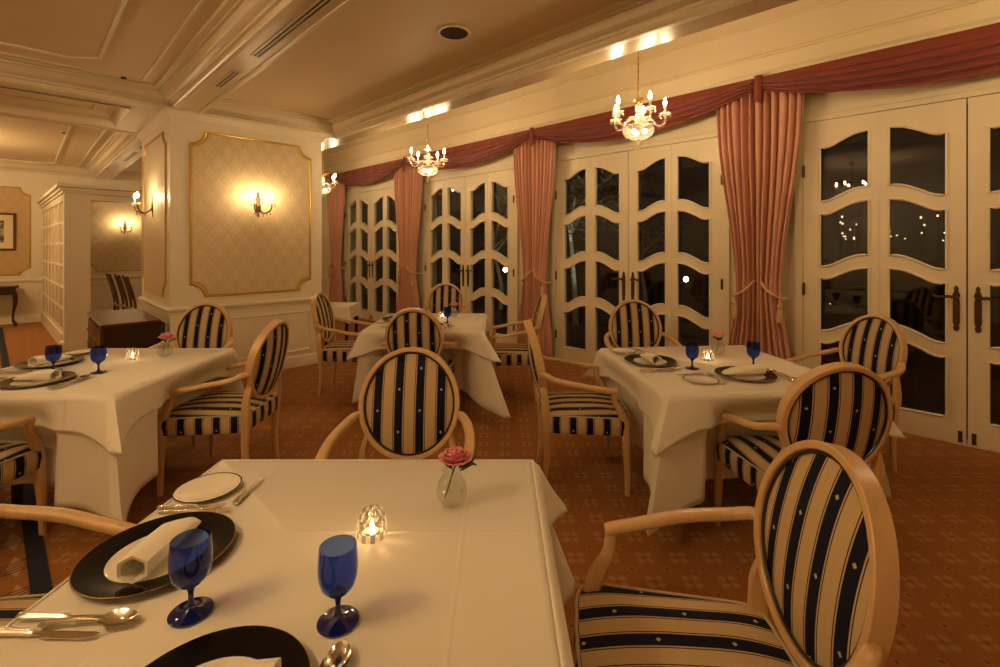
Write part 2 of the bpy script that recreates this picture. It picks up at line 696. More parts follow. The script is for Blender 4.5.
def notched(plane, at_, u0, u1, v0, v1, r, name, paper):
    """gilt frame with scooped corners round a papered field"""
    def outline(o):
        pts = []
        R = r + o * .6
        for cx, cy, a0 in ((u0, v0, pi / 2), (u1, v0, pi), (u1, v1, 3 * pi / 2), (u0, v1, 2 * pi)):
            sx = 1 if cx == u0 else -1
            sy = 1 if cy == v0 else -1
            ox, oy = cx + sx * o, cy + sy * o
            # little square step then scoop
            for k in range(9):
                a = a0 - (pi / 2) * k / 8
                pts.append((ox + R * cos(a), oy + R * sin(a)))
        return pts
    mb = MB()
    rows = []
    for o, h in ((0, 0), (0, .010), (.007, .015), (.013, .009), (.018, .011), (.025, .010), (.026, 0)):
        rows.append([map3(plane, at_, u, v, h) for u, v in outline(o)])
    mb.grid(rows, closed=True)
    fr = struct(name, mb, 'gold_leaf', smooth=35)
    f = MB()
    ol = outline(.02)
    cu, cv = (u0 + u1) / 2, (v0 + v1) / 2
    vs = [map3(plane, at_, u, v, .004) for u, v in ol] + [map3(plane, at_, cu, cv, .004)]
    n = len(ol)
    f.add(vs, [(i, (i + 1) % n, n) for i in range(n)])
    f.build('panel', paper, fr, smooth=0)
    return fr


notched('y-', PY0, 1.215, 2.465, .89, 2.605, .13, 'trim_9', 'damask_paper')
notched('x-', PX0, 5.78, 7.05, .89, 2.605, .13, 'trim_10', 'damask_paper')
notched('y-', YB, .95, 2.15, .90, 2.42, .13, 'trim_11', 'damask_paper')
notched('y-', YB, -1.25, .155, .88, 2.50, .13, 'trim_12', 'damask_straw')
notched('y-', YB, -2.9, -1.5, .88, 2.50, .13, 'trim_13', 'damask_straw')
m = MB()
run_x(m, YB, XL, XW, [(0, 0), (.022, 0), (.022, .11), (.012, .13), (0, .14)])
run_x(m, YB, XL, XW, [(0, .735), (.012, .74), (.03, .772), (.034, .79), (.012, .803), (0, .81)])
struct('baseboard_north', m, 'cream_paint', smooth=30)
m = MB()
run_y(m, XW, YR, BAYS[0] - OPEN, [(0, 0), (.02, 0), (.02, .12), (0, .13)])
for i in range(3):
    run_y(m, XW, BAYS[i] + OPEN, BAYS[i + 1] - OPEN, [(0, 0), (.02, 0), (.02, .12), (0, .13)])
run_y(m, XW, BAYS[3] + OPEN, YB, [(0, 0), (.02, 0), (.02, .12), (0, .13)])
struct('baseboard_east', m, 'door_paint')
m = MB()
for b in (BAYS[0] + 1.33, BAYS[1] + 1.36, BAYS[2] + 1.36):
    frame_on('x-', b - .28, b + .28, .2, 2.35, XW, .022, .010, m)
frame_on('x-', 9.55, 12.0, .95, 2.55, XW, .03, .012, m)
frame_on('x-', 9.55, 12.0, .2, .7, XW, .03, .012, m)
struct('trim_14', m, 'door_paint', smooth=30)

# divider with glazed lattice and header before the inner dining booth
LX0, LX1, LY0 = .43, .70, 8.70


def skew(mb):
    """the glazed side of the divider runs slightly off the room's line"""
    mb.v = [(x - max(0, y - LY0 - .242) * .036, y, z) if x < LX1 + .2 else (x, y, z) for x, y, z in mb.v]
    return mb


d = MB()
d.box(LX0 + .06, LX1, LY0, LY0 + .24, 0, 2.14)
for y in [LY0 + .24 + k * ((YB - LY0 - .30) / 6) for k in range(1, 7)]:
    d.box(LX0, LX0 + .05, y - .028, y + .028, .2, 2.1)
d.box(LX0, LX0 + .06, LY0, LY0 + .24, 0, 2.14)
for k in range(7):
    z = .24 + k * .303
    d.box(LX0 + .004, LX0 + .046, LY0 + .241, YB, z - .018, z + .018)
d.box(LX0 - .02, LX0 + .055, LY0 + .245, YB, 0, .2)
d.box(LX0 - .005, LX0 + .055, LY0 + .245, YB, 2.04, 2.138)
d.box(LX1, PX1, LY0 + .02, LY0 + .2, 2.06, 2.138)
lat = struct('wall_divider', skew(d), 'cream_paint')
g = MB()
g.box(LX0 + .008, LX0 + .04, LY0 + .242, YB, .15, 2.10)
skew(g).build('pane', 'pale_pane', lat, smooth=0)
m = MB()
for k in range(3):
    dd = (.02, .045, .075)[k]
    z = (2.14, 2.175, 2.215)[k]
    m.box(LX0 - dd, LX1 + dd, LY0 - dd, YB, z, z + (.035 if k < 2 else .045))
    m.box(LX1 + dd, PX1 + .2, LY0 - dd, LY0 + .25, z, z + (.035 if k < 2 else .045))
m.box(LX0 - .035, LX1 + .02, LY0 - .02, LY0 + .26, 0, .11)
struct('trim_15', skew(m), 'cream_paint')

# ------------------------------------------------------------------ french doors
PAN = ((.10, .437), (.547, .885))
ROWS = ((.18, .62), (.715, 1.155), (1.25, 1.69), (1.79, 2.245))


def rise(u):
    t = (u - PAN[0][0]) / (PAN[1][1] - PAN[0][0])
    t = max(0, min(1, t))
    t = min(t, 1 - t) / .5
    return .095 * sm((t - .05) / .70) - .006 * sin(pi * min(1, t / .35)) * (t < .35)


def curved_bar(mb, y_of, u0, u1, zlo, zhi, lo_c, hi_c, x0, x1, n=14):
    rows = []
    for k in range(n + 1):
        u = u0 + (u1 - u0) * k / n
        y = y_of(u)
        a = zlo + (rise(u) if lo_c else 0)
        bb = zhi + (rise(u) if hi_c else 0)
        rows.append([(x0, y, a), (x0, y, bb), (x1, y, bb), (x1, y, a)])
    mb.grid(rows, closed=True)


def door_leaf(idx, yc, sg):
    x0, x1 = XW - .035, XW + .022
    y_of = lambda u: yc + sg * u

    def bx(mb, ua, ub, za, zb, xa=x0, xb=x1):
        ya, yb = sorted((y_of(ua), y_of(ub)))
        mb.box(xa, xb, ya, yb, za, zb)
    mb = MB()
    bx(mb, .004, .10, .012, DH - .012)
    bx(mb, .885, 1.0, .012, DH - .012)
    bx(mb, .437, .547, .012, DH - .012)
    bx(mb, .49, .494, .012, DH - .012, x0 - .004)
    for ua, ub in PAN:
        bx(mb, ua, ub, .012, ROWS[0][0])
        for i in range(3):
            curved_bar(mb, y_of, ua, ub, ROWS[i][1], ROWS[i + 1][0], True, True, x0, x1)
        curved_bar(mb, y_of, ua, ub, ROWS[3][1], DH - .012, True, False, x0, x1)
        # bead round every light
        for i, (za, zb) in enumerate(ROWS):
            pts = []
            e = .004
            lo = (lambda u: za + (rise(u) if i > 0 else 0) + e)
            hi = (lambda u: zb + rise(u) - e)
            N = 10
            for k in range(N + 1):
                u = ua + (ub - ua) * k / N
                u = min(max(u, ua + e), ub - e)
                pts.append((x0, y_of(u), lo(u)))
            for k in range(N + 1):
                u = ub - (ub - ua) * k / N
                u = min(max(u, ua + e), ub - e)
                pts.append((x0, y_of(u), hi(u)))
            mb.tube(pts, .011, 6, closed=True)
    leaf = mb.build('door_%d' % idx, 'door_paint', smooth=35)
    leaf['kind'] = 'structure'
    g = MB()
    ya, yb = sorted((y_of(.1), y_of(.89)))
    g.box(XW + .004, XW + .010, ya, yb, .15, 2.40)
    g.build('pane', 'window_glass', leaf, smooth=0)
    # bronze lever on its scalloped plate
    h = MB()
    yl = y_of(.055)
    prof = [(.0, -.155), (.012, -.148), (.017, -.13), (.013, -.11), (.019, -.09), (.019, .06), (.014, .08), (.022, .10), (.014, .125), (.010, .14), (.014, .15), (.006, .168), (0, .172)]
    zc = .965
    rows = [[(x0 - .008, yl - a, zc + z), (x0 - .008, yl + a, zc + z)] for a, z in prof]
    h.grid(rows)
    rows2 = [[(x0, yl - a, zc + z), (x0 - .008, yl - a, zc + z)] for a, z in prof]
    h.grid(rows2)
    rows3 = [[(x0 - .008, yl + a, zc + z), (x0, yl + a, zc + z)] for a, z in prof]
    h.grid(rows3)
    hp = h.build('handle', 'bronze', leaf, smooth=0)
    lv = MB()
    lv.tube([(x0, yl, zc + .085), (x0 - .05, yl, zc + .085)], .012, 8)
    pts = spline([(x0 - .045, yl, zc + .085), (x0 - .05, yl + sg * .04, zc + .095), (x0 - .048, yl + sg * .08, zc + .088), (x0 - .045, yl + sg * .115, zc + .095)], 5)
    lv.tube(pts, [.012 - .004 * i / len(pts) for i in range(len(pts))], 8)
    lv.sphere((x0 - .045, yl + sg * .118, zc + .096), .012)
    lv.build('lever', 'bronze', hp)
    for z in (.32, 1.05, 2.05):
        hg = MB()
        hg.tube([(x0 - .012, y_of(.995), z - .045), (x0 - .012, y_of(.995), z + .045)], .011, 8)
        hg.sphere((x0 - .012, y_of(.995), z + .05), .010, 8, 4)
        hg.build('hinge', 'bronze', leaf)
    bolt = MB()
    bolt.box(x0 - .006, x0 + .001, y_of(.035) - .012, y_of(.035) + .012, .02, .10)
    bolt.build('bolt', 'bronze', leaf, smooth=0)
    return leaf


i = 1
for b in BAYS:
    for sg in (1, -1):
        door_leaf(i, b, sg)
        i += 1
# door casings
m = MB()
for b in BAYS:
    for sg in (-1, 1):
        ya, yb = sorted((b + sg * 1.003, b + sg * 1.06))
        m.box(XW - .045, XW, ya, yb, 0, DH + .05)
    m.box(XW - .045, XW, b - 1.06, b + 1.06, DH - .008, DH + .035)
    m.box(XW - .055, XW, b - 1.08, b + 1.08, DH + .035, DH + .055)
    m.box(XW - .03, XW + .1, b - 1.0, b + 1.0, 0, .012)
struct('trim_16', m, 'door_paint')

# ------------------------------------------------------------------ curtains
def curtain(yi, yo, label, seed):
    """one drape; yi inner edge at the middle of the pair, yo outer edge"""
    rnd = random.Random(seed)
    sg = 1 if yo > yi else -1
    Wd = abs(yo - yi)
    ztop, zbot, ztie = 2.84, .02, 1.00
    N, K = 130, 46
    ph = rnd.random() * 6
    rows = []
    for j in range(K + 1):
        z = ztop + (zbot - ztop) * j / K
        if z > ztie:
            t = (ztop - z) / (ztop - ztie)
            wfac = 1 - .47 * sm(t) ** 1.3
            pull = .10 * sm(t) ** 1.5
        else:
            t = (ztie - z) / (ztie - zbot)
            wfac = .53 + .27 * sm(t * 1.2)
            pull = .10 - .03 * t
        tight = exp(-((z - ztie) / .14) ** 2)
        row = []
        for k in range(N + 1):
            s = k / N
            amp = (.050 - .020 * tight) * (.75 + .25 * sin(3 * s + ph))
            wob = .5 * sin(1.3 * z + 5 * s + ph) + .25 * sin(4.1 * z + 9 * s)
            f = sin(2 * pi * (s + .05 * sin(5 * s + ph)) * 5.2 + ph + wob)
            f = 2 * abs(sin(pi * (s + .05 * sin(5 * s + ph)) * 6.2 + ph * .5 + wob * .5)) ** .8 - 1.1
            y = yi + sg * (s * Wd * wfac + pull * (1 - s) * .0 + .006 * sin(2 * pi * s * 7.3 * .5 + wob))
            dep = .10 + amp * f + .035 * tight * sin(pi * s)
            row.append((XW - .06 - dep, y, z))
        rows.append(row)
    mb = MB()
    mb.grid(rows)
    root = thing('curtain', label, 'curtain', (0, 0, 0), 0, None)
    mb.build('drape', 'curtain_silk', root, smooth=80, solid=.004)
    # tieback cord and tassel
    cb = MB()
    ya, yb = yi + sg * .01, yi + sg * Wd * .55
    pts = spline([(XW - .05, ya - sg * .0, ztie + .13), (XW - .185, ya + sg * .02, ztie + .105), (XW - .225, (ya + yb) / 2, ztie + .02), (XW - .19, yb, ztie - .03), (XW - .06, yb + sg * .015, ztie - .03)], 7)
    cb.tube(pts, .012, 8)
    tb = cb.build('tieback', 'cord_gold', root)
    q = MB()
    c0 = (XW - .215, yb - sg * .015, ztie - .06)
    q.tube([(c0[0], c0[1], ztie - .02), (c0[0], c0[1], ztie - .09)], .006, 6)
    q.lathe([(.002, -.07), (.018, -.085), (.020, -.10), (.012, -.115), (.020, -.13), (.028, -.23), (.026, -.235), (.001, -.235)], 12, (c0[0], c0[1], ztie))
    q.build('tassel', 'cord_gold', tb)
    return root


CUR = [(1.315, .355), (3.91, .35), (6.70, .40), (9.28, .37)]
curt_names = ['beside the broadest glass doors', 'third from the papered pillar', 'second from the papered pillar', 'next to the papered pillar edge']
for (yc, hw), nm in zip(CUR, curt_names):
    curtain(yc, yc + hw, 'tied rose curtain half, far side of the pair ' + nm, int(yc * 10))
    curtain(yc, yc - hw, 'tied rose curtain half, near side of the pair ' + nm, int(yc * 10) + 5)

# swags
def swag(y0, y1, label, seed):
    rnd = random.Random(seed)
    L = y1 - y0
    N, K = 60, 84
    rows = []
    for j in range(K + 1):
        v = j / K
        row = []
        for k in range(N + 1):
            u = k / N
            s = sin(pi * u)
            drop = .10 + .225 * s ** .8
            z = 2.895 - drop * v
            # catenary pleats that gather towards the ends
            fold = sin(2 * pi * (v ** 1.5) * 4.2 + .9 * sin(4 * u + seed) + .5)
            fold = 2 * abs(sin(pi * (v ** 1.35) * 4.6 + .55 * sin(4 * u + seed) + .2)) ** .75 - 1.1
            env = sm(v * 2.2 - .15) * (.45 + .55 * s)
            tuck = .010 * exp(-((v - .25) / .16) ** 2) * max(0, sin(2 * pi * u * 7 + seed)) ** 3
            x = XW - .20 - .012 - (.035 * sin(pi * min(1, v * .95)) + .026 * fold * env) - tuck * 2.2
            row.append((x, y0 + L * u, z - .010 * fold * env * (v < .99)))
        rows.append(row)
    mb = MB()
    mb.grid(rows)
    root = thing('swag_valance', label, 'valance', (0, 0, 0))
    mb.build('swag', 'valance_silk', root, smooth=80, solid=.004)
    t = MB()
    # short tail hanging at the far end
    rr = []
    for j in range(11):
        v = j / 10
        w_ = .034 * (1 if j < 9 else (1.0 - .25 * (j - 8)))
        rr.append([(XW - .262 - .010 * cos(a * pi), y1 - .03 + a * w_, 2.898 - .235 * v) for a in (-1, -.5, 0, .5, 1)])
    t.grid(rr)
    t.build('tail', 'valance_silk', root, smooth=60, solid=.004)
    return root


swag(-1.35, 1.32, 'dark red swag over the broad glass doors with clear lever plates', 1)
swag(1.32, 3.91, 'dark red swag behind the bigger hanging chandelier', 2)
swag(3.91, 6.70, 'dark red swag over the doors behind the mid-room table', 3)
swag(6.70, 9.35, 'shortest dark red swag, ending behind the papered pillar', 4)

# ------------------------------------------------------------------ lamps
def candle_arm(parent, pts, dish, bulbmat, metal, crystal, size=1.0, name='arm', n=8):
    """curved arm > dish, candle tube, bulb"""
    ab = MB()
    ab.tube(spline(pts, 5), .009 * size, n)
    a = ab.build(name, metal, parent)
    ex, ey, ez = pts[-1]
    db = MB()
    db.lathe([(.004, -.01), (.02 * size, -.004), (.045 * size, .010), (.046 * size, .013), (.018 * size, .006), (.012 * size, .02), (.004, .022)], 14, (ex, ey, ez))
    for k in range(6):
        t = 2 * pi * k / 6
        db.sphere((ex + .042 * size * cos(t), ey + .042 * size * sin(t), ez - .012), .008 * size, 6, 4, sz=1.9)
    db.build('drip_dish', dish, a)
    cb = MB()
    cb.lathe([(.0095 * size, .012), (.0095 * size, .075 * size)], 10, (ex, ey, ez), cap1=True)
    cb.build('candle_sleeve', 'white_candle', a)
    bb = MB()
    z = .075 * size
    bb.lathe([(.004, z), (.0115 * size, z + .016), (.0125 * size, z + .024), (.008 * size, z + .042), (.0006, z + .060)], 8, (ex, ey, ez))
    bb.build('bulb', bulbmat, a)
    return a


def chandelier(loc, ztop, label, bulb='bulb_glow', R=.205, arms=5, size=1.0, rot=0.3):
    root = thing('chandelier', label, 'chandelier', loc, rot, None)
    L = ztop - loc[2]
    rb = MB()
    rb.tube([(0, 0, .40), (0, 0, L - .03)], .005, 6)
    for k in range(int((L - .45) / .055)):
        rb.sphere((0, 0, .44 + k * .055), .008, 6, 4, sz=1.7)
    rb.build('chain', 'brass', root)
    cp = MB()
    cp.lathe([(.004, L - .075), (.02, L - .06), (.05, L - .03), (.055, L)], 16)
    cp.build('ceiling_rose', 'brass', root)
    tp = MB()
    tp.lathe([(.006, .40), (.02, .395), (.032, .375), (.024, .362), (.030, .35), (.016, .34)], 14, mi=0)
    for k in range(6):
        a = 2 * pi * k / 6
        tp.tube(spline([(.012 * cos(a), .012 * sin(a), .365), (.035 * cos(a), .035 * sin(a), .385), (.045 * cos(a), .045 * sin(a), .372)], 3), .005, 5)
    tp.build('crown_cap', 'brass', root)
    st = MB()
    st.lathe([(.012, .345), (.026, .325), (.018, .30), (.024, .27), (.020, .23), (.030, .205), (.022, .19)], 12)
    st.build('stem', 'crystal', root)
    bw = MB()
    n = 28
    prof = [(.006, .055), (.05, .062), (.090, .080), (.114, .110), (.119, .138), (.106, .162), (.111, .170)]
    vs, fs = [], []
    for (r, z) in prof:
        for k in range(n):
            a = 2 * pi * k / n
            rr = r * (1 + (.05 if k % 2 else -.01))
            vs.append((rr * cos(a), rr * sin(a), z))
    for i in range(len(prof) - 1):
        for k in range(n):
            fs.append((i * n + k, i * n + (k + 1) % n, (i + 1) * n + (k + 1) % n, (i + 1) * n + k))
    bw.add(vs, fs)
    bowl = bw.build('bowl', 'crystal', root, smooth=0)
    for k in range(3):
        a = 2 * pi * k / 3 + .5
        lb = MB()
        lb.sphere((.05 * cos(a), .05 * sin(a), .12), .020, 10, 6)
        lb.build('bowl_bulb', 'bowl_lamp', bowl)
    fb = MB()
    fb.lathe([(.004, .05), (.016, .04), (.016, .03), (.006, .024), (.008, .012), (.015, -.002), (.010, -.016), (.001, -.024)], 10)
    fb.build('finial', 'crystal', root)
    for k in range(arms):
        a = 2 * pi * k / arms
        def at(rr, z):
            return (rr * cos(a), rr * sin(a), z)
        candle_arm(root, [at(.018, .205), at(.055, .235), at(.10, .215), at(.145, .165), at(.185, .165), at(R, .20), at(R, .245)], 'crystal', bulb, 'crystal', 'crystal', size)
    return root


ZCH = 2.21
CHY = [1.87, 4.645, 7.45, -.90]
chandelier((3.47, CHY[0], ZCH), ZH, 'crystal chandelier with gold crown, the largest in view, before the middle doors')
chandelier((3.47, CHY[1], ZCH), ZH, 'crystal chandelier hanging before the doors behind the mid-room table')
chandelier((3.47, CHY[2], ZCH), ZH, 'crystal chandelier half hidden by the papered pillar edge')
chandelier((3.47, CHY[3], ZCH), ZH, 'crystal chandelier before the doors, mirrored in the dark glass')
# the room's big fitting in the coffer beside the viewer
for loc, lab in (((-1.15, 1.5, 2.2), 'tall-hung chandelier in the coffer over the runner rug'), ((-1.15, 9.8, 2.2), 'chandelier in the coffer by the straw-papered wall')):
    chandelier(loc, ZC, lab, 'bulb_glow_hall', .23, 5, 1.1)


def sconce(loc, rz, label):
    """wall side is local +y"""
    root = thing('wall_sconce', label, 'wall lamp', loc, rz, None)
    bp = MB()
    prof = [(.002, -.13), (.012, -.12), (.008, -.09), (.022, -.06), (.03, -.01), (.022, .04), (.030, .07), (.016, .10), (.010, .12), (.016, .135), (.002, .15)]
    rows = []
    for a, z in prof:
        rows.append([(a * cos(t), -.004 - .35 * a * sin(t) * 1.6, z) for t in [pi * k / 6 for k in range(7)]])
    bp.grid(rows)
    bp.build('backplate', 'bronze', root)
    for sg in (-1, 1):
        arm = candle_arm(root, [(0, -.01, -.03), (sg * .025, -.07, -.085), (sg * .065, -.125, -.075), (sg * .088, -.15, -.035), (sg * .09, -.152, .005)], 'crystal', 'bulb_glow_sconce', 'bronze', 'crystal', .9)
        d = MB()
        for k in range(3):
            d.sphere((sg * (.03 + .025 * k), -.075 - .03 * k, -.11 + .008 * k), .009, 6, 4, sz=2.0)
        d.build('crystal_drop', 'crystal', arm, smooth=0)
    return root


sconce((1.87, PY0 - .002, 1.87), 0, 'two-candle wall sconce on the broad papered face of the pillar')
sconce((PX0 - .002, 6.45, 1.87), -pi / 2, 'wall sconce on the narrow shaded side of the pillar')
sconce((1.54, YB - .002, 1.80), 0, 'small distant sconce on the booth wall beyond the divider')
sconce((-.55, YR + .002, 1.85), pi, 'wall sconce on the wall behind the front tables')

# ceiling fittings
sp = thing('ceiling_speaker', 'round dark ceiling speaker grille with pale rim', 'speaker', (2.19, 2.62, ZC))
q = MB(); q.lathe([(.100, -.006), (.118, -.008), (.122, 0)], 32); q.build('rim', 'cream_paint', sp)
q = MB(); q.lathe([(.0005, -.007), (.05, -.0075), (.101, -.005), (.101, 0)], 32); q.build('grille', 'speaker_mesh', sp)


def vent(y0, y1, label, x=1.19):
    t = thing('air_slot', label, 'vent', (x, (y0 + y1) / 2, ZS))
    h = (y1 - y0) / 2
    q = MB()
    q.box(-.035, -.022, -h, h, -.006, 0); q.box(.022, .035, -h, h, -.006, 0); q.box(-.004, .004, -h, h, -.006, 0)
    q.box(-.035, .035, -h - .01, -h, -.006, 0); q.box(-.035, .035, h, h + .01, -.006, 0)
    q.build('frame', 'gloss_cornice', t, smooth=0)
    q = MB(); q.box(-.022, .022, -h, h, -.003, -.001); q.build('slot', 'black_metal', t, smooth=0)


vent(2.2, 3.62, 'long black air slot in the ceiling beam')
vent(4.05, 4.55, 'short black air slot in the ceiling beam above the pillar')
vent(8.6, 9.6, 'air slot in the beam beyond the cross beam')
vent(7.75, 8.2, 'small slatted air slot right behind the cross beam')


def detector(x, y, label):
    t = thing('smoke_detector', label, 'detector', (x, y, ZC))
    q = MB(); q.lathe([(.0005, -.028), (.018, -.028), (.022, -.018), (.022, -.012)], 16); q.build('sensor', 'black_metal', t)
    q = MB(); q.lathe([(.022, -.014), (.04, -.012), (.045, 0)], 20); q.build('base', 'cream_paint', t)


detector(.66, 5.40, 'small ceiling detector at the coffer corner before the cross beam')
detector(.42, 8.6, 'tiny ceiling detector in the coffer beyond the cross beam')

# ------------------------------------------------------------------ armchair
TILT = radians(11)
BC = Vector((0, -.262, .720))     # middle of the oval back
BA, BB = .209, .230               # oval of the frame's centre line


def backpt(p, q, n):
    """p across, q up the back, n forwards"""
    curve = .022 * (p / .22) ** 2
    return (p, BC.y - q * sin(TILT) + (n + curve) * cos(TILT), BC.z + q * cos(TILT) + (n) * sin(TILT))


def armchair(label, loc, rz, group=None):
    root = thing('armchair', label, 'chair', loc, rz, group)
    # seat: boxed cushion, narrower at the back
    pts = []
    fw, bw, fy, by = .262, .205, .262, -.215
    base = [(-bw, by), (bw, by), (fw, fy), (-fw, fy)]
    out = []
    N = 12
    for i in range(4):
        a, b2 = Vector(base[i]), Vector(base[(i + 1) % 4])
        for k in range(N):
            t = k / N
            p = a.lerp(b2, t)
            if i == 2:
                p.y += .022 * sin(pi * t)
            out.append(p)
    # ease corners
    for _ in range(2):
        out = [(out[i - 1] + out[i] * 2 + out[(i + 1) % len(out)]) / 4 for i in range(len(out))]
    n = len(out)
    mb = MB()
    zs = [(.340, 0), (.345, .004), (.395, .008), (.428, .006), (.441, -.002)]
    per = [0]
    for i in range(n):
        per.append(per[-1] + (out[(i + 1) % n] - out[i]).length)
    rows, uv = [], []
    for z, o in zs:
        r, u = [], []
        for i in range(n + 1):
            p = out[i % n]
            q = p * (1 + o / .23)
            r.append((q.x, q.y, z))
            u.append((per[i] + .013, z))
        rows.append(r)
        uv.append(u)
    mb.grid(rows, 0, uv)
    rows, uv = [], []
    for k in range(9):
        f = 1 - k / 8
        rr, uu = [], []
        for i in range(n + 1):
            p = out[i % n] * (.991 * f)
            zz = .441 + .024 * (1 - f ** 2.6)
            rr.append((p.x, p.y, zz))
            uu.append((p.x + .0465, p.y))
        rows.append(rr)
        uv.append(uu)
    mb.grid(rows, 0, uv)
    mb.add([(p.x, p.y, .341) for p in out], [tuple(reversed(range(n)))])
    seat = mb.build('seat', 'striped_fabric', root, smooth=50)
    pb = MB()
    pb.tube([(p.x * 1.012, p.y * 1.012, .441) for p in out], .0045, 6, closed=True)
    pb.build('piping', 'curtain_silk' if False else 'striped_fabric', seat)
    # oval back
    fr = MB()
    M_ = 44
    rows = []
    for k in range(M_):
        a = 2 * pi * k / M_
        ca, sa = cos(a), sin(a)
        sec = []
        for dr, dn in ((-.0075, -.021), (-.005, -.0235), (.0095, -.0235), (.0125, -.021), (.0125, .021), (.0095, .0235), (-.005, .0235), (-.0075, .021)):
            sec.append(backpt((BA + dr) * ca, (BB + dr) * sa, dn))
        rows.append(sec)
    rows.append(rows[0])
    fr.grid(rows, closed=True)
    fr.build('back_frame', 'honey_wood', root, smooth=38)
    cu = MB()
    for side in (1, -1):
        rows, uv = [], []
        for j in range(10):
            f = 1 - j / 9
            r, u = [], []
            for k in range(M_ + 1):
                a = 2 * pi * k / M_
                p, q = (BA - .009) * f * cos(a), (BB - .009) * f * sin(a)
                r.append(backpt(p, q, side * (.008 + .026 * (1 - f ** 2.4))))
                u.append((p + .0465, q + .03))
            rows.append(r)
            uv.append(u)
        cu.grid(rows, 0, uv)
    bk = cu.build('backrest', 'striped_fabric', root, smooth=60)
    pp = MB()
    for side in (1, -1):
        pp.tube([backpt((BA - .013) * cos(2 * pi * k / M_), (BB - .013) * sin(2 * pi * k / M_), side * .014) for k in range(M_)], .004, 6, closed=True)
    pp.build('welt', 'dark_wood', bk)
    # legs; rear ones sweep up to carry the oval
    for sx in (-1, 1):
        lg = MB()
        pts = spline([(sx * .237, .230, .452, .012, .014), (sx * .238, .232, .435, .021, .023), (sx * .240, .236, .40, .022, .024), (sx * .243, .245, .25, .019, .020), (sx * .245, .25, .12, .0155, .016), (sx * .247, .25, 0, .0125, .0125)], 4)
        lg.tube([p[:3] for p in pts], [p[3:] for p in pts], 10, e=.6, up=(0, 1, 0))
        lg.build('leg', 'honey_wood', root, smooth=45)
        lg = MB()
        top = backpt(sx * .178, -.120, -.004)
        mid = backpt(sx * .196, -.19, -.006)
        pts = spline([top + (.010, .018), mid + (.014, .022), (sx * .198, -.212, .46, .018, .024), (sx * .190, -.205, .36, .018, .023), (sx * .180, -.200, .18, .016, .019), (sx * .172, -.222, 0, .012, .0135)], 4)
        lg.tube([p[:3] for p in pts], [p[3:] for p in pts], 10, e=.6, up=(0, 1, 0))
        lg.build('leg', 'honey_wood', root, smooth=45)
    for sx in (-1, 1):
        ar = MB()
        st = backpt(sx * .214, -.052, 0)
        pts = spline([(sx * .200, st[1] - .006, st[2] + .006, .014, .016), (sx * .232, st[1] + .02, st[2] + .008, .017, .016), (sx * .262, st[1] + .075, .656, .0195, .015), (sx * .280, -.04, .636, .021, .0145), (sx * .276, .08, .612, .021, .0145), (sx * .264, .165, .601, .020, .0145), (sx * .262, .186, .598, .017, .012)], 5)
        ar.tube([p[:3] for p in pts], [p[3:] for p in pts], 12, e=.65, up=(0, 0, 1))
        a = ar.build('arm', 'honey_wood', root, smooth=45)
        po = MB()
        pts = spline([(sx * .263, .172, .603, .016, .016), (sx * .262, .170, .575, .0155, .017), (sx * .256, .180, .53, .016, .018), (sx * .247, .212, .480, .019, .022), (sx * .240, .230, .425, .0215, .0235)], 5)
        po.tube([p[:3] for p in pts], [p[3:] for p in pts], 12, e=.65, up=(0, 1, 0))
        po.build('arm_post', 'honey_wood', a, smooth=45)
    return root


FACE_FWD, FACE_BACK, FACE_RIGHT, FACE_LEFT = ROT, ROT + pi, ROT - pi / 2, ROT + pi / 2
CHAIRS = [
    # r, d of the seat middle, facing, label
    (-.400, 1.86, FACE_BACK, 'armchair behind the bare far edge of the big front table, its whole oval back showing'),
    (.472, 1.100, FACE_LEFT - radians(4), 'largest armchair in view, turned side-on at the bare side of the front table'),
    (-1.235, 1.100, FACE_RIGHT, 'armchair at the plate side of the front table, showing only a long bare wooden arm'),
    (-1.685, 2.945, FACE_LEFT, 'side-on armchair between the left table and the open carpet, back to the aisle'),
    (-2.375, 3.555, FACE_BACK, 'armchair between the left table and the papered pillar, oval back above the rose vase'),
    (-2.490, 2.075, FACE_FWD, 'armchair cut by the picture edge, only one arm and striped seat corner showing'),
    (.475, 2.945, FACE_RIGHT, 'side-on armchair between the mid-room table and the right table, seen in full with all legs'),
    (1.145, 3.78, FACE_BACK, 'armchair before the middle glass doors, behind the right table'),
    (2.245, 3.13, FACE_LEFT + radians(10), 'armchair beside the broad glass doors, seat hidden behind another oval back'),
    (1.355, 2.165, FACE_FWD, 'armchair backing toward the viewer at the right table, between two other armchairs'),
    (-.648, 3.835, FACE_FWD, 'armchair backing toward the viewer at the mid-room table, right above the front chair back'),
    (-.665, 5.58, FACE_BACK, 'small far armchair between the mid-room table and the glass doors'),
    (.115, 4.52, FACE_LEFT, 'armchair between the mid-room table and the tied curtain, mostly hidden by another chair back'),
    (-1.49, 4.66, FACE_RIGHT, 'side-on armchair between the papered pillar and the mid-room table'),
]
proto = None
for r, d, rz, lab in CHAIRS:
    if proto is None:
        proto = armchair(lab, P(r, d), rz, 'striped oval-back armchairs')
    else:
        dup(proto, P(r, d), rz, lab, 'striped oval-back armchairs')

# ------------------------------------------------------------------ tables and cloths
TZ = .7225


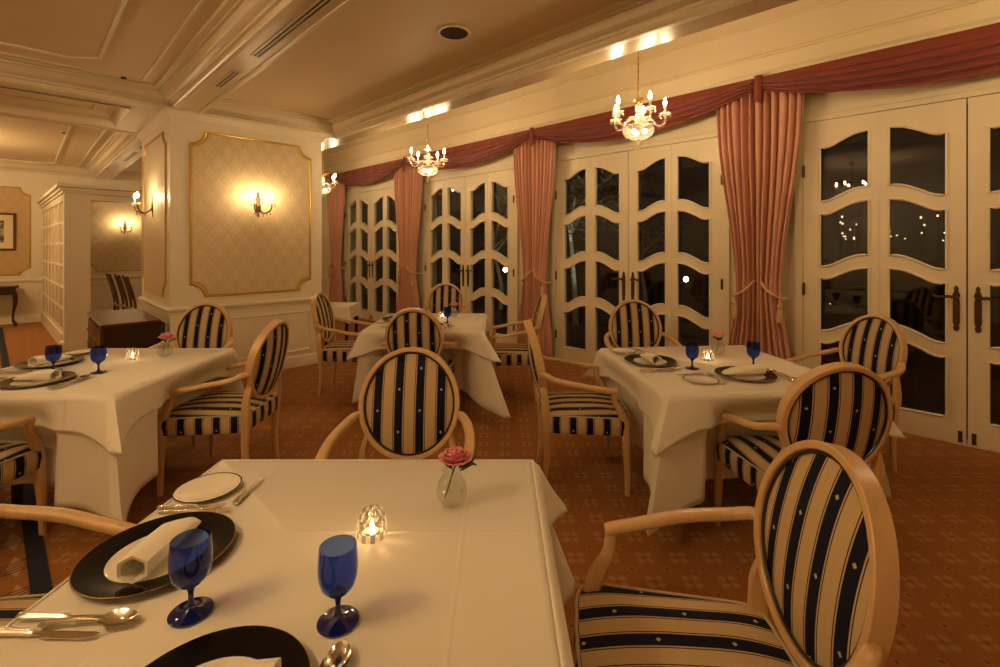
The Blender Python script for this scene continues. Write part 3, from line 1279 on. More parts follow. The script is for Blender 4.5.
def drape(half, ztop, drop, cext, flare, off, dents=(), seed=0, ripple=.010, cw=.085, full=1, fm=(1, 1, 1, 1)):
    """square cloth over a square top, in the table's own axes"""
    rnd = random.Random(seed)
    n, K = 56, 16
    ph = [rnd.random() * 6 for _ in range(8)]
    flares = [flare * f for f in fm]
    sides = [((-1, -1), (1, 0), (0, -1)), ((1, -1), (0, 1), (1, 0)), ((1, 1), (-1, 0), (0, 1)), ((-1, 1), (0, -1), (-1, 0))]
    rows = []
    for j in range(K + 3):
        row = []
        for si, (c0, dr, nr) in enumerate(sides):
            for k in range(n):
                s = k / n
                e = .5 - .5 * cos(pi * s) if True else s
                e = .45 * e + .55 * s
                p = -half + 2 * half * e
                c = half - abs(p)
                wz = max(0, 1 - c / (drop * .85))
                lo = p < 0
                ci = si if lo else (si + 1) % 4
                cs = sides[ci][0]
                w = exp(-c / cw)
                x = c0[0] * half + dr[0] * (p + half)
                y = c0[1] * half + dr[1] * (p + half)
                if j == 0:
                    f = 1 - .010 / half
                    row.append((x * f, y * f, ztop)); continue
                if j == 1:
                    f = 1 - .004 / half
                    row.append((x * f, y * f, ztop)); continue
                t = (j - 2) / K
                z = ztop - .006 - t * (drop - .006 + cext * (.35 * w + .65 * wz) * (.4 + .6 * fm[ci]))
                o = off + .012 * t
                if j == 2:
                    o = 0.002
                fold = ripple * t * (sin(p * 9 + ph[si]) + .7 * sin(p * 17 + ph[si + 4])) * (1 - w)
                o += fold
                for (ds, dc, hw, dep) in dents:
                    if ds == si:
                        kk = sm(1 - max(0, abs(p - dc) - hw) / .15)
                        o -= dep * kk * max(.33 * sm((.70 - z) / .11), full * sm((.60 - z) / .10))
                x += nr[0] * o + cs[0] * flares[ci] * t ** 1.15 * w * .72
                y += nr[1] * o + cs[1] * flares[ci] * t ** 1.15 * w * .72
                row.append((x, y, z))
        rows.append(row)
    mb = MB()
    mb.grid(rows, closed=True)
    N = 4 * n
    mb.add(rows[0], [tuple(range(N))])
    return mb


def crease_cloth():
    """linen with pressed fold lines across the top"""
    t = NT('pressed_linen')
    v, x, y, z = t.coord()
    n = t.noise(v, 220, 2)
    big = t.noise(v, 5, 2)
    def ridge(c, at_):
        dd = t.M('ABSOLUTE', t.M('SUBTRACT', c, at_))
        return t.M('EXPONENT', t.M('MULTIPLY', t.M('POWER', t.M('DIVIDE', dd, .005), 2), -1))
    s = ridge(x, .31)
    for c, a in ((x, -.30), (y, .12), (y, -.36)):
        s = t.M('ADD', s, ridge(c, a))
    h = t.M('ADD', t.M('ADD', t.M('MULTIPLY', s, .55), t.M('MULTIPLY', n, .12)), t.M('MULTIPLY', big, 1.4))
    t.bsdf((.80, .755, .65), .82, 0, t.bump(h, .5, .004), Sheen_Weight=.1)
    MT['pressed_linen'] = t.m


crease_cloth()

TABLES = [
    # centre r, d, size half, extra rotation, wording, dents per side for under cloth
    (-.400, 1.040, .508, 0, 'big front', [], 1, (1, 1, 1, 1)),
    (-2.330, 2.730, .503, 0, 'left', [(1, .215, .29, .18), (0, -.16, .29, .17)], 2, (1, 1.15, .6, 1)),
    (1.246, 2.780, .508, radians(5.4), 'right', [(3, -.17, .28, .12), (0, .10, .29, .22)], 3, (1.05, .35, .5, .6)),
    (-.643, 4.405, .497, 0, 'mid-room', [(0, 0, .30, .24), (1, .10, .28, .08)], 4, (.35, 1.3, .6, .6)),
]


def dining_table(r, d, half, er, nm, dents, seed, fm):
    t = thing('dining_table', 'square dining table hidden under the %s white cloths' % nm, 'table', P(r, d), ROT + er, None)
    q = MB(); q.box(-half + .004, half - .004, -half + .004, half - .004, .7005, .7145); q.build('tabletop', 'dark_wood', t, smooth=0)
    for sx in (-1, 1):
        for sy in (-1, 1):
            q = MB()
            a, b2 = sx * (half - .28), sy * (half - .28)
            q.tube([(a, b2, .701), (a, b2, .35), (a, b2, 0)], [(.028, .028), (.024, .024), (.018, .018)], 8, e=.5, up=(0, 1, 0))
            q.build('leg', 'dark_wood', t)
    u = drape(half, .7180, .50, .13 if nm == 'mid-room' else .035, .235, .004, dents, seed, .014, .055, fm=fm).build('tablecloth', 'cloth_white', None, 60, .002)
    u.location = P(r, d); u.rotation_euler = (0, 0, ROT + er)
    tag(u, 'long under-tablecloth reaching nearly to the carpet on the %s table' % nm, 'tablecloth', 'long under-tablecloths')
    o = drape(half + .003, TZ - .001, .160, .065, .165, .012, [(a, b, c_, dd) for a, b, c_, dd in dents], seed + 20, .005, .050, 0, [.6 + .4 * f for f in fm]).build('table_overlay', 'pressed_linen', None, 60, .0018)
    o.location = P(r, d); o.rotation_euler = (0, 0, ROT + er)
    tag(o, 'short white overlay cloth on top of the %s table' % nm, 'tablecloth', 'white overlay cloths')


for a in TABLES:
    dining_table(*a)

# ------------------------------------------------------------------ tableware
def charger(loc, rz, label):
    root = thing('charger_plate', label, 'plate', loc, rz, 'black-rimmed charger plates')
    q = MB()
    q.lathe([(.0005, .001), (.085, .001), (.090, .004), (.148, .0145), (.150, .0155), (.150, .0175), (.147, .0175), (.096, .0085)], 56)
    q.build('rim', 'black_glaze', root)
    q = MB()
    q.lathe([(.0965, .0086), (.092, .0068), (.085, .0050), (.0005, .0048)], 56)
    q.build('well', 'porcelain', root)
    q = MB()
    q.lathe([(.1498, .0160), (.1504, .0168), (.1498, .0177), (.1488, .0176)], 56)
    q.build('edge_line', 'brass', root)
    return root


def napkin(loc, rz, label):
    root = thing('napkin', label, 'napkin', loc, rz, 'rolled napkins')
    n = 24
    def sec(x, ry, rz_, hexa, inner=1.0):
        pts = []
        for k in range(n):
            a = 2 * pi * k / n
            m = 1
            if hexa:
                b = ((a + pi / 6) % (pi / 3)) - pi / 6
                m = (1 - hexa) + hexa * cos(pi / 6) / cos(b) * 1.04
            pts.append((x, ry * m * inner * cos(a), rz_ + rz_ * m * inner * sin(a)))
        return pts
    rows = [sec(.098, .031, .027, .9, .80), sec(.100, .032, .028, .9, 1.0), sec(.06, .034, .027, .6), sec(.0, .038, .024, .2), sec(-.06, .041, .018, 0), sec(-.098, .036, .010, 0), sec(-.118, .016, .006, 0)]
    q = MB()
    q.grid(rows, closed=True)
    q.add(rows[-1], [tuple(range(n))])
    q.build('roll', 'napkin_cloth', root, smooth=30)
    q = MB()
    inr = [sec(.098, .031, .027, .9, .80), sec(.05, .030, .0265, .9, .72), sec(.0, .030, .024, .5, .6)]
    q.grid(inr, closed=True)
    q.add(inr[-1], [tuple(reversed(range(n)))])
    q.build('inner_fold', 'napkin_cloth', root, smooth=20)
    return root


def goblet(loc, label):
    root = thing('goblet', label, 'glass', loc, 0, 'cobalt blue goblets')
    q = MB()
    q.lathe([(.0005, .0015), (.030, .0015), (.0375, .003), (.0375, .0045), (.030, .0065), (.012, .010), (.0065, .016)], 32)
    q.build('foot', 'cobalt_solid', root)
    q = MB()
    q.lathe([(.0065, .0155), (.0050, .026), (.0048, .036), (.0062, .046), (.012, .054), (.016, .0565)], 20)
    q.build('stem', 'cobalt_solid', root)
    q = MB()
    q.lathe([(.0005, .0555), (.014, .0560), (.0235, .0615), (.031, .072), (.0352, .088), (.0362, .104), (.0352, .124), (.0335, .143), (.0325, .1435), (.0340, .124), (.0350, .104), (.0340, .0885), (.0298, .0735), (.0222, .0640), (.0005, .0600)], 40)
    q.build('bowl', 'cobalt_glass', root)
    return root


def bread_plate(loc, rz, label):
    root = thing('bread_plate', label, 'plate', loc, rz, 'white bread plates')
    q = MB()
    q.lathe([(.0005, .001), (.045, .001), (.050, .003), (.083, .010), (.085, .0115), (.083, .0122), (.056, .0062), (.050, .0045), (.0005, .0042)], 48)
    q.build('dish', 'porcelain', root)
    q = MB()
    q.lathe([(.0838, .0117), (.0856, .0122), (.0840, .0130), (.0815, .0122)], 48)
    q.build('rim_line', 'black_glaze', root)
    return root


def knife(loc, rz, label, L=.23, group='table knives'):
    """handle end at -y, tip +y"""
    root = thing('table_knife', label, 'knife', loc, rz, group)
    h = L * .42
    q = MB()
    pts = spline([(0, 0, .0075, .0065, .0045), (0, .010, .0078, .0098, .0062), (0, h * .5, .0075, .0075, .0056), (0, h * .9, .0070, .0075, .0055), (0, h, .0070, .0060, .0046)], 4)
    q.tube([p[:3] for p in pts], [p[3:] for p in pts], 10, up=(0, 0, 1))
    q.build('handle', 'silver', root)
    q = MB()
    bl = [(h - .002, .0042, -.0042), (h + .012, .0050, -.0050), (h + .02, .0095, -.0065), (L * .75, .0098, -.007), (L * .93, .0085, -.007), (L * .985, .002, -.006), (L, -.004, -.0055)]
    rows = [[(a, y, .0062), (b2, y, .0062), (b2, y, .0050), (a, y, .0050)] for y, a, b2 in bl]
    q.grid(rows, closed=True)
    q.add(rows[-1], [(0, 1, 2, 3)])
    q.build('blade', 'silver', root, smooth=30)
    return root


def stem_bar(q, y0, y1, wide=.0085):
    pts = spline([(0, y0, .0035, wide * .8, .0016), (0, y0 + .012, .0042, wide, .0018), (0, y0 + (y1 - y0) * .35, .008, wide * .62, .0018), (0, y0 + (y1 - y0) * .75, .0105, wide * .38, .002), (0, y1, .0075, wide * .42, .002)], 4)
    q.tube([p[:3] for p in pts], [p[3:] for p in pts], 8, up=(0, 0, 1))


def spoon(loc, rz, label, L=.19, group='table spoons'):
    root = thing('table_spoon', label, 'spoon', loc, rz, group)
    q = MB(); stem_bar(q, 0, L - .060); q.build('handle', 'silver', root)
    q = MB()
    rows = []
    for side in (1, 0):
        for j in range(7):
            f = (1 - j / 6) if side else j / 6
            rr = []
            for k in range(24):
                a = 2 * pi * k / 24
                x = .0205 * f * cos(a) * (1 - .12 * sin(a))
                y = L - .032 + .032 * f * sin(a)
                z = .0105 - .0085 * (1 - f * f) + (.0012 if side else 0)
                rr.append((x, y, z))
            rows.append(rr)
    q.grid(rows, closed=True)
    q.build('spoon_bowl', 'silver', root, smooth=60)
    return root


def fork(loc, rz, label, L=.19, group='table forks'):
    root = thing('table_fork', label, 'fork', loc, rz, group)
    q = MB(); stem_bar(q, 0, L - .068); q.build('handle', 'silver', root)
    q = MB()
    hd = [(L - .072, .004, .0075), (L - .062, .008, .0055), (L - .052, .0115, .0045), (L - .045, .0115, .0045)]
    rows = [[(-w_, y, z), (w_, y, z), (w_, y, z + .0018), (-w_, y, z + .0018)] for y, w_, z in hd]
    q.grid(rows, closed=True)
    for k in range(4):
        x = -.0093 + k * .0062
        q.tube([(x, L - .046, .0054), (x, L - .025, .0062), (x * .95, L, .0105)], [.0019, .0016, .0008], 6)
    q.build('tines', 'silver', root, smooth=40)
    return root


def candle(loc, label):
    root = thing('candle_holder', label, 'candle', loc, 0, 'faceted glass candle lights')
    n = 40
    prof = [(.034, .001), (.036, .006), (.0345, .016), (.036, .022), (.0335, .032), (.0345, .038), (.031, .048), (.0315, .052), (.024, .063), (.014, .068), (.0005, .069)]
    for mi, nm, mt in ((0, 'glass_dome', 'faceted_glass'), (1, 'cut_ridges', 'ridge_glass')):
        q = MB()
        for i in range(len(prof) - 1):
            for k in range(n):
                if ((k // 2 + (i // 3)) % 2 == 1) != (mi == 1):
                    continue
                v = []
                for (r, z), kk in ((prof[i], k), (prof[i], k + 1), (prof[i + 1], k + 1), (prof[i + 1], k)):
                    a = 2 * pi * kk / n
                    v.append((r * cos(a), r * sin(a), z))
                q.add(v, [(0, 1, 2, 3)])
        q.build(nm, mt, root, smooth=0)
    q = MB(); q.lathe([(.0005, .002), (.017, .002), (.017, .014), (.0005, .013)], 18); w_ = q.build('tealight', 'wax', root)
    q = MB(); q.lathe([(.0008, .016), (.0034, .021), (.0038, .027), (.0020, .036), (.0003, .044)], 10); q.build('flame', 'candle_flame', w_)
    return root


def rose_vase(loc, rz, label, flower='rose_pink', seed=3):
    rnd = random.Random(seed)
    v = thing('glass_vase', 'round clear glass vase holding ' + label, 'vase', loc, rz, 'small glass vases')
    q = MB()
    q.lathe([(r_, z_ * 1.18) for r_, z_ in [(.0005, .002), (.022, .002), (.034, .008), (.042, .022), (.0435, .036), (.038, .052), (.028, .064), (.024, .072), (.0275, .080), (.0265, .0805), (.0228, .072), (.0265, .064), (.0362, .052), (.0417, .036), (.0402, .023), (.032, .011), (.0005, .006)]], 32)
    q.build('vessel', 'clear_glass', v)
    q = MB()
    q.lathe([(.0005, .0065), (.031, .0115), (.0395, .023), (.041, .036), (.0385, .046), (.0005, .046)], 28)
    q.build('water', 'clear_glass', v)
    f = thing('rose', label, 'flower', loc, rz, 'cut roses in vases')
    fc = Vector((.010, 0, .119))
    q = MB()
    q.tube(spline([(-.02, .005, .014), (-.008, .002, .05), (.002, 0, .085), (fc.x, 0, fc.z - .014)], 5), .0022, 6)
    q.build('stem', 'leaf_green', f)
    # cupped petals in whorls
    q = MB()
    for ring, (cnt, R, H, op) in enumerate(((3, .006, .046, .10), (4, .012, .046, .25), (5, .018, .043, .5), (6, .024, .038, .85), (7, .030, .030, 1.2))):
        for k in range(cnt):
            a0 = 2 * pi * k / cnt + ring * .7 + rnd.random() * .3
            rows = []
            for j in range(6):
                t = j / 5
                rr = []
                for i in range(7):
                    s = (i - 3) / 3
                    a = a0 + s * (1.0 if ring < 2 else .85) * (.45 + .55 * sin(pi * min(1, t * .8 + .15)))
                    rad = .004 + 1.18 * R * (t ** .6) * (1 + .12 * op * t) + .003 * op * t * t * (1 - s * s)
                    z = -.014 + H * t - .006 * op * t ** 3 - .004 * s * s * t + .0015 * rnd.uniform(-1, 1)
                    rr.append((fc.x + rad * cos(a), fc.y + rad * sin(a), fc.z + z))
                rows.append(rr)
            q.grid(rows)
    q.build('petals', flower, f, smooth=80, solid=.0008)
    for (a, L_, dz) in ((.75, .062, -.012), (.1, .045, -.016), (2.6, .035, -.014)):
        q = MB()
        rows = []
        for j in range(9):
            t = j / 8
            wd = .019 * sin(pi * t ** .8) * (L_ / .05)
            c_ = Vector((fc.x + (.012 + L_ * t) * cos(a), fc.y + (.012 + L_ * t) * sin(a), fc.z - .018 + dz + .018 * sin(pi * t * .7)))
            n_ = Vector((-sin(a), cos(a), 0))
            rows.append([tuple(c_ - n_ * wd + Vector((0, 0, .004))), tuple(c_), tuple(c_ + n_ * wd + Vector((0, 0, .004)))])
        q.grid(rows)
        q.build('leaf', 'leaf_green', f, smooth=80, solid=.0008)
    return v


def place(r, d, face, er, tn, which, gx=.165, kx=(.180, .200), sy=-.075, front=False):
    """one cover: charger middle at r,d; face = diner's facing; local x to the diner's right"""
    rz = face + er
    o = P(r, d, TZ)
    ax, ay = Vector((cos(rz), sin(rz), 0)), Vector((-sin(rz), cos(rz), 0))
    L = lambda x, y, z=0: o + ax * x + ay * y + Vector((0, 0, z))
    charger(L(0, 0), rz, 'black-rimmed charger plate, %s setting of the %s table' % (which, tn))
    napkin(L(.0, .005, .0095), rz + radians(6 if front else -4), 'rolled cream napkin on the charger of the %s setting, %s table' % (which, tn))
    goblet(L(gx, .178), 'cobalt blue goblet beside the %s setting of the %s table' % (which, tn))
    W_ = '%s setting of the %s table' % (which, tn)
    knife(L(kx[0], -.135), rz + radians(-1), 'longer knife beside the charger, ' + W_)
    knife(L(.215, -.150), rz + radians(-2), 'outer shorter knife, ' + W_, .20)
    spoon(L(kx[1], sy, .004), rz + radians(3), 'spoon lying across the knives, ' + W_, .17)
    fork(L(-.172, -.125), rz + radians(1), 'inner fork between charger and bread plate, ' + W_)
    fork(L(-.196, -.145), rz + radians(-1), 'outer fork next to the bread plate, ' + W_, .18)
    bread_plate(L(-.285, -.066), rz, 'white bread plate with dark rim line, ' + W_)
    knife(L(-.205, .052), rz + radians(90), 'small butter knife by the bread plate, ' + W_, .155, 'butter knives')


place(-.765, 1.065, FACE_RIGHT, 0, 'big front', 'bread-plate side', front=True)
place(-.440, .700, FACE_FWD, 0, 'big front', 'edge-cropped near', .140, (.146, .178), -.050, True)
place(-2.660, 2.800, FACE_RIGHT, 0, 'left', 'rear')
place(-2.373, 2.429, FACE_FWD, 0, 'left', 'near-edge')
place(.899, 2.840, FACE_RIGHT, radians(5.4), 'right', 'door-side')
place(1.310, 2.534, FACE_FWD, radians(5.4), 'right', 'near-edge')
place(-.960, 4.470, FACE_RIGHT, 0, 'mid-room', 'pillar-side')
place(-.640, 4.110, FACE_FWD, 0, 'mid-room', 'chair-hidden near')
CAND = [(-.308, 1.140, 'big front'), (-2.266, 2.923, 'left'), (1.267, 2.890, 'right'), (-.56, 4.60, 'mid-room')]
for r, d, nm in CAND:
    candle(P(r, d, TZ), 'lit candle in faceted glass on the %s table' % nm)
VAS = [(-.130, 1.282, 'big front', 'deep pink rose on the big front table', 'rose_pink', -45), (-2.117, 2.995, 'left', 'pink rose on the left table', 'rose_pink', -45), (1.405, 3.050, 'right', 'pale pink rose on the right table', 'rose_pale', 0), (-.455, 4.66, 'mid-room', 'pink rose on the mid-room table', 'rose_pink', 20)]
for k, (r, d, nm, lab, fl, rr) in enumerate(VAS):
    rose_vase(P(r, d, TZ), radians(rr), lab, fl, k)

# ------------------------------------------------------------------ rug, sideboard, far furniture
rg = thing('runner_rug', 'woven runner rug with navy border under the left chairs', 'rug', (.14, 0, 0), radians(1.85))
q = MB(); q.box(-2.3, -.02, -1.5, YB - .45, .0005, .007); q.build('field', 'runner_weave', rg, smooth=0)
q = MB(); q.box(-.02, .045, -1.5, YB - .45, .0005, .008); q.box(-.14, -.12, -1.5, YB - .45, .0005, .0078); q.build('border', 'runner_navy', rg, smooth=0)

sb = thing('sideboard', 'low dark wooden sideboard against the narrow side of the pillar', 'sideboard', (.765, 6.22, 0))
hx, hy = .24, .60
q = MB(); q.box(-hx + .015, hx - .03, -hy + .02, hy - .02, .10, .665); q.build('body', 'dark_wood', sb, smooth=0)
q = MB()
q.grid([[(-hx - o, -hy - o, z), (hx - .03, -hy - o, z), (hx - .03, hy + o, z), (-hx - o, hy + o, z)] for o, z in ((-.01, .665), (.0, .672), (.008, .682), (.008, .694), (0, .70))], closed=True)
q.add([(-hx, -hy, .70), (hx - .03, -hy, .70), (hx - .03, hy, .70), (-hx, hy, .70)], [(0, 1, 2, 3)])
q.build('worktop', 'brown_wood', sb)
for k in range(3):
    y0, y1 = -hy + .05 + k * .375, -hy + .40 + k * .375
    q = MB()
    q.box(-hx - .002, -hx + .016, y0, y1, .47, .64)
    dr = q.build('drawer', 'brown_wood', sb, smooth=0)
    q = MB(); q.tube(spline([(-hx - .004, (y0 + y1) / 2 - .04, .57), (-hx - .02, (y0 + y1) / 2 - .03, .545), (-hx - .022, (y0 + y1) / 2, .535), (-hx - .02, (y0 + y1) / 2 + .03, .545), (-hx - .004, (y0 + y1) / 2 + .04, .57)], 4), .005, 6); q.build('drawer_pull', 'brass', dr)
    q = MB(); q.box(-hx - .002, -hx + .016, y0, y1, .13, .455)
    q.box(-hx - .010, -hx, y0 + .05, y1 - .05, .18, .41)
    do = q.build('cupboard_door', 'brown_wood', sb, smooth=0)
    q = MB(); q.sphere((-hx - .014, y1 - .03, .30), .011); q.build('knob', 'brass', do)
for sx, sy in ((-1, -1), (-1, 1), (1, -1), (1, 1)):
    q = MB(); q.lathe([(.020, 0), (.030, .02), (.034, .05), (.022, .085), (.026, .10)], 12, (sx * (hx - .05) - .01, sy * (hy - .05), 0)); q.build('foot', 'dark_wood', sb)

ct = thing('console_table', 'dark console table with curved legs under the framed picture', 'table', (-.62, 12.12, 0))
q = MB(); q.box(-.62, .62, -.20, .22, .68, .71); q.box(-.58, .58, -.17, .20, .56, .68); q.build('tabletop', 'dark_wood', ct, smooth=0)
for sx in (-1, 1):
    for sy in (-1, 1):
        q = MB()
        a, b2 = sx * .56, sy * .15 + .015
        q.tube(spline([(a, b2, .60, .03), (a + sx * .015, b2, .45, .034), (a - sx * .01, b2, .25, .020), (a - sx * .015, b2, .10, .015), (a + sx * .01, b2, .03, .022), (a + sx * .015, b2, 0, .024)], 4)
               and [p[:3] for p in spline([(a, b2, .60), (a + sx * .015, b2, .45), (a - sx * .01, b2, .25), (a - sx * .015, b2, .10), (a + sx * .01, b2, .03), (a + sx * .015, b2, 0)], 4)],
               [p[0] for p in spline([(.03,), (.034,), (.020,), (.015,), (.022,), (.024,)], 4)], 8)
        q.build('leg', 'dark_wood', ct)

pf = thing('framed_picture', 'framed dark drawing with wide mat on the straw-papered panel', 'picture', (-.36, YB - .022, 1.68))
q = MB()
q.grid([[(-x, -y, -z), (x, -y, -z), (x, -y, z), (-x, -y, z)] for x, z, y in ((.32, .34, -.012), (.32, .34, .014), (.30, .32, .020), (.285, .305, .012), (.285, .305, .0))], closed=True)
q.build('frame', 'brown_wood', pf, smooth=0)
q = MB(); q.box(-.286, .286, -.002, .002, -.306, .306); q.build('mat', 'picture_mat', pf, smooth=0)


def sketch():
    t = NT('ink_sketch')
    v, x, y, z = t.coord()
    n = t.noise(v, 9, 5, .7)
    t.bsdf(t.mix(t.below(n, .5, .08), (.50, .42, .28), (.05, .04, .03)), .7)
    MT['ink_sketch'] = t.m


sketch()
q = MB(); q.box(-.17, .17, -.004, -.002, -.20, .20); q.build('drawing', 'ink_sketch', pf, smooth=0)

# side table aligned with the window wall
st = thing('side_table', 'small side table peeping out past the pillar edge', 'table', P(-2.20, 6.36), ROT)
q = MB(); q.box(-.235, .235, -.235, .235, .61, .635); q.build('tabletop', 'dark_wood', st, smooth=0)
for sx in (-1, 1):
    for sy in (-1, 1):
        q = MB(); q.tube([(sx * .21, sy * .21, .61), (sx * .21, sy * .21, 0)], [.022, .016], 8, e=.5, up=(0, 1, 0)); q.build('leg', 'black_metal', st)
o = drape(.24, .638, .165, .05, .03, .004, (), 44, .006, .06).build('table_overlay', 'cloth_white', None, 60, .0018)
o.location = P(-2.20, 6.36); o.rotation_euler = (0, 0, ROT)
tag(o, 'white cloth on the small side table past the pillar edge', 'tablecloth', None)


def booth_chair(loc, rz, label):
    root = thing('dining_chair', label, 'chair', loc, rz, 'brown booth chairs')
    for sx in (-1, 1):
        q = MB()
        q.tube(spline([(sx * .19, -.20, 0), (sx * .19, -.19, .44), (sx * .19, -.23, .70), (sx * .185, -.30, .96)], 4), .018, 8, e=.6)
        q.build('leg', 'brown_wood', root)
        q = MB(); q.tube([(sx * .20, .20, .44), (sx * .20, .21, 0)], [.02, .014], 8, e=.6); q.build('leg', 'brown_wood', root)
    q = MB(); q.box(-.22, .22, -.21, .23, .42, .455); q.build('seat', 'damask_straw', root, smooth=0)
    q = MB()
    rows = []
    for z, y in ((.60, -.213), (.70, -.232), (.82, -.262), (.93, -.292), (.95, -.298)):
        rows.append([(-.175, y - .012, z), (.175, y - .012, z), (.175, y + .012, z), (-.175, y + .012, z)])
    q.grid(rows, closed=True)
    q.add(rows[0], [(3, 2, 1, 0)]); q.add(rows[-1], [(0, 1, 2, 3)])
    q.build('backrest', 'brown_wood', root, smooth=0)
    return root


for k, (x, y, lab) in enumerate(((1.12, 10.20, 'brown booth chair most hidden behind the other two, beyond the divider post'), (1.18, 9.72, 'middle one of three brown booth chairs past the divider'), (1.22, 9.22, 'brown booth chair half covered by the pillar side'))):
    booth_chair((x + .22, y, 0), -pi / 2, lab)
bt = thing('booth_table', 'booth dining table behind the brown chairs', 'table', (1.98, 9.7, 0))
q = MB(); q.box(-.40, .40, -.85, .85, .68, .71); q.build('tabletop', 'dark_wood', bt, smooth=0)
for sx in (-1, 1):
    for sy in (-1, 1):
        q = MB(); q.tube([(sx * .33, sy * .78, .68), (sx * .33, sy * .78, 0)], [.03, .02], 8, e=.5, up=(0, 1, 0)); q.build('leg', 'dark_wood', bt)
q = MB()
q.grid([[(-.41 - o, -.86 - o, z), (.41 + o, -.86 - o, z), (.41 + o, .86 + o, z), (-.41 - o, .86 + o, z)] for o, z in ((0, .714), (.006, .71), (.015, .50))], closed=True)
q.add([(-.41, -.86, .714), (.41, -.86, .714), (.41, .86, .714), (-.41, .86, .714)], [(0, 1, 2, 3)])
o = q.build('tablecloth', 'cloth_white', None, 0, .002)
o.location = (1.98, 9.7, 0)
tag(o, 'white cloth on the booth table beyond the divider', 'tablecloth')

# ------------------------------------------------------------------ the night outside
struct('ground', MB().box(XW + .2, 60, -30, 45, -.15, -.05), 'lawn')
struct('terrace_slab', MB().box(XW + .2, XW + 2.6, -6, 16, -.06, -.02), 'terrace_stone')


def tree(loc, H, label, seed, leafy=True):
    rnd = random.Random(seed)
    root = thing('tree', label, 'tree', loc)
    q = MB()
    pts = [(0, 0, -.1, .055)]
    x = y = 0
    for k in range(1, 7):
        x += rnd.uniform(-.1, .1); y += rnd.uniform(-.1, .1)
        pts.append((x, y, H * k / 6, .055 * (1 - k / 8)))
    sp_ = spline(pts, 4)
    q.tube([p[:3] for p in sp_], [p[3] for p in sp_], 8)
    tips = []
    for k in range(9):
        i0 = rnd.randint(8, len(sp_) - 2)
        b0 = Vector(sp_[i0][:3])
        a = rnd.random() * 6.28
        L_ = rnd.uniform(.5, 1.1)
        e1 = b0 + Vector((cos(a) * L_ * .5, sin(a) * L_ * .5, L_ * .5))
        e2 = e1 + Vector((cos(a) * L_ * .5, sin(a) * L_ * .5, L_ * .3))
        q.tube([tuple(b0), tuple(e1), tuple(e2)], [.03, .02, .008], 6)
        tips += [e1, e2]
    q.build('trunk', 'bark_white', root)
    q = MB()
    for tp in tips:
        for k in range(60):
            c_ = tp + Vector((rnd.gauss(0, .26), rnd.gauss(0, .26), rnd.gauss(0, .22)))
            a, b2 = rnd.random() * 6.28, rnd.uniform(-1, 1)
            u_ = Vector((cos(a), sin(a), b2 * .6)).normalized() * .06
            w_ = Vector((-sin(a), cos(a), rnd.uniform(-.6, .6))).normalized() * .03
            q.add([c_ - u_, c_ + w_, c_ + u_, c_ - w_], [(0, 1, 2, 3)])
    q.build('foliage', 'leaf_green', root, smooth=0)
    return root


tree(P(1.38, 8.6), 3.3, 'pale-barked tree lit from below outside the middle glass doors', 5)
tree(P(.02, 11.0), 3.0, 'lit tree outside the doors behind the mid-room table', 9)
tree(P(3.9, 12.6), 2.7, 'slim tree behind the bright garden lamp outside', 14)
tree(P(-2.6, 13.2), 3.0, 'faint tree outside the most distant glass doors', 21)


def garden_lamp(loc, label, h=.62):
    root = thing('garden_lamp', label, 'lamp', loc)
    q = MB(); q.lathe([(.06, -.05), (.06, .0), (.025, .02), (.025, h)], 12); q.build('post', 'black_metal', root)
    q = MB(); q.sphere((0, 0, h + .045), .048, 14, 8); q.build('globe', 'garden_glow', root)


garden_lamp(P(3.55, 9.05), 'bright round garden lamp seen through the middle doors', .74)
garden_lamp(P(.11, 9.9), 'garden lamp glowing behind the far mid-room chair', .88)
garden_lamp(P(-2.95, 10.9), 'garden lamp seen through the most distant doors', 1.0)
ul = thing('garden_uplight', 'low can lamp at the foot of the pale-barked tree', 'lamp', P(1.50, 8.15))
q = MB(); q.lathe([(.001, -.05), (.07, -.05), (.07, .12), (.062, .12), (.062, .03)], 16); q.build('can', 'black_metal', ul)
q = MB(); q.lathe([(.001, .03), (.062, .03)], 16); q.build('lens', 'garden_glow', ul)
l = bpy.data.lights.new('uplight_beam', 'SPOT')
l.energy, l.color, l.spot_size, l.spot_blend, l.shadow_soft_size = 60, (1, .9, .72), 1.5, .6, .05
lo = bpy.data.objects.new('uplight_beam', l)
COL.objects.link(lo)
lo.parent = ul
lo.location = (0, 0, .09)
lo.rotation_euler = (pi, 0, 0)
rnd = random.Random(11)
first = None
for k in range(26):  # glowing points added outside in place of lamps mirrored in the glass
    d = rnd.uniform(24, 34)
    px = rnd.uniform(832, 948)
    h = 1.42 + rnd.uniform(-.1, .75) * d / 30
    p = P((px - 500) / 474 * d, d, -.05)
    if first is None:
        first = thing('reflection_glint', 'tiny warm glint outside standing in for lamps reflected in the broad doors', 'lamp', p, 0, 'stand-ins for reflected lamps')
        q = MB(); q.tube([(0, 0, 0), (0, 0, h)], .006, 6); q.build('pole', 'black_metal', first)
        q = MB(); q.sphere((0, 0, h + .04), .045, 8, 5); q.build('globe', 'reflection_glow', first)
    else:
        c2 = dup(first, p, 0, first['label'])
        c2.scale = (1, 1, rnd.uniform(.85, 1.5))

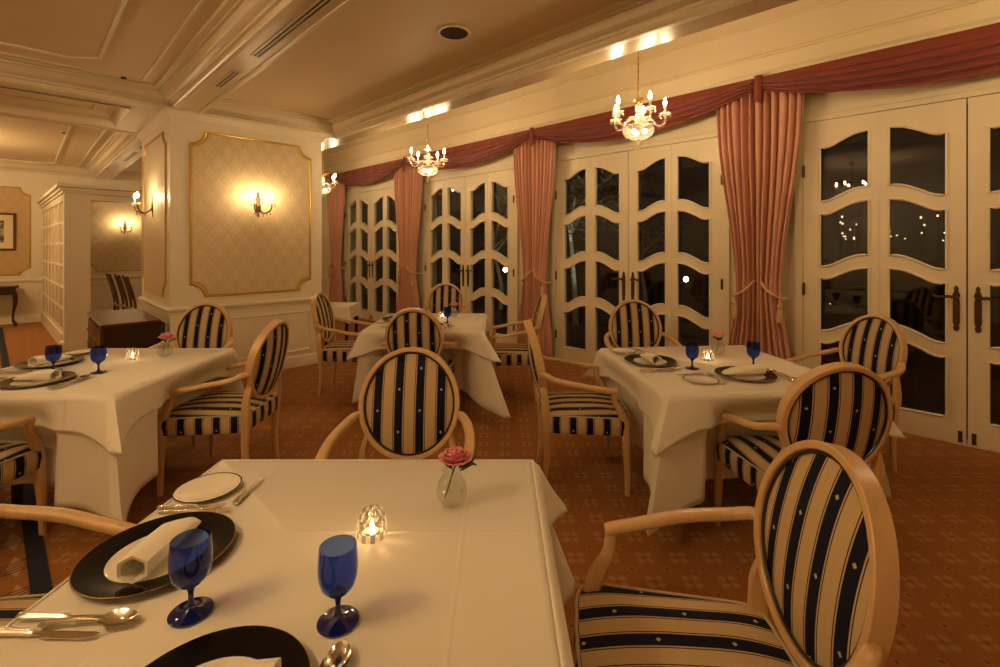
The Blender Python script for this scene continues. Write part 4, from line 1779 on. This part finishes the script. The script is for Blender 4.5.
# ------------------------------------------------------------------ unseen fill lamps added to brighten the room
def downlight(x, y, z, power, label, size=1.9):  # lamp out of view, added as fill light
    root = thing('fill_downlight', label, 'fill light', (x, y, z), 0, 'added fill downlights')
    q = MB(); q.lathe([(.055, -.004), (.07, -.006), (.075, 0)], 24); q.build('trim_ring', 'cream_paint', root)
    q = MB(); q.lathe([(.0005, -.001), (.055, -.002)], 24); q.build('lens', 'fill_glow', root)
    l = bpy.data.lights.new('fill_beam', 'SPOT')
    l.energy = power
    l.color = WARM
    l.spot_size = size
    l.spot_blend = .8
    l.shadow_soft_size = .05
    lo = bpy.data.objects.new('fill_beam', l)
    COL.objects.link(lo)
    lo.parent = root
    lo.location = (0, 0, -.03)


for x, y, z, pw, lab in ((-.35, 1.0, ZC, 6, 'added fill downlight over the front table side'), (-.35, 3.2, ZC, 26, 'added fill downlight in the coffer over the left table'), (2.05, .3, ZC, 4, 'added fill downlight over the front armchairs'), (-.6, 9.6, ZC, 50, 'added fill downlight over the distant carpet'), (2.05, 9.6, ZC, 40, 'added fill downlight over the booth')):
    downlight(x, y, z, pw, lab)

# ------------------------------------------------------------------ world, camera, view
wd = bpy.data.worlds.new('night')
bpy.context.scene.world = wd
wd.use_nodes = True
bg = wd.node_tree.nodes['Background']
bg.inputs[0].default_value = (.25, .30, .42, 1)
bg.inputs[1].default_value = .006

cam = bpy.data.cameras.new('camera')
co = bpy.data.objects.new('camera', cam)
COL.objects.link(co)
co.location = (0, 0, 1.42)
co.rotation_euler = (pi / 2, 0, ROT)
cam.sensor_width = 36
cam.lens = 474 / 1000 * 36
cam.shift_y = -(333.5 - 246) / 1000
cam.clip_start = .02
cam.clip_end = 200
sc = bpy.context.scene
sc.camera = co
sc.view_settings.view_transform = 'Standard'
sc.view_settings.look = 'None'
sc.view_settings.exposure = 0
sc.view_settings.gamma = 1
sc.view_settings.use_curve_mapping = False
cy = sc.cycles
cy.max_bounces = 10
cy.diffuse_bounces = 5
cy.glossy_bounces = 5
cy.transmission_bounces = 8
cy.transparent_max_bounces = 24
cy.caustics_refractive = False
cy.sample_clamp_indirect = 6
cy.blur_glossy = 1.0
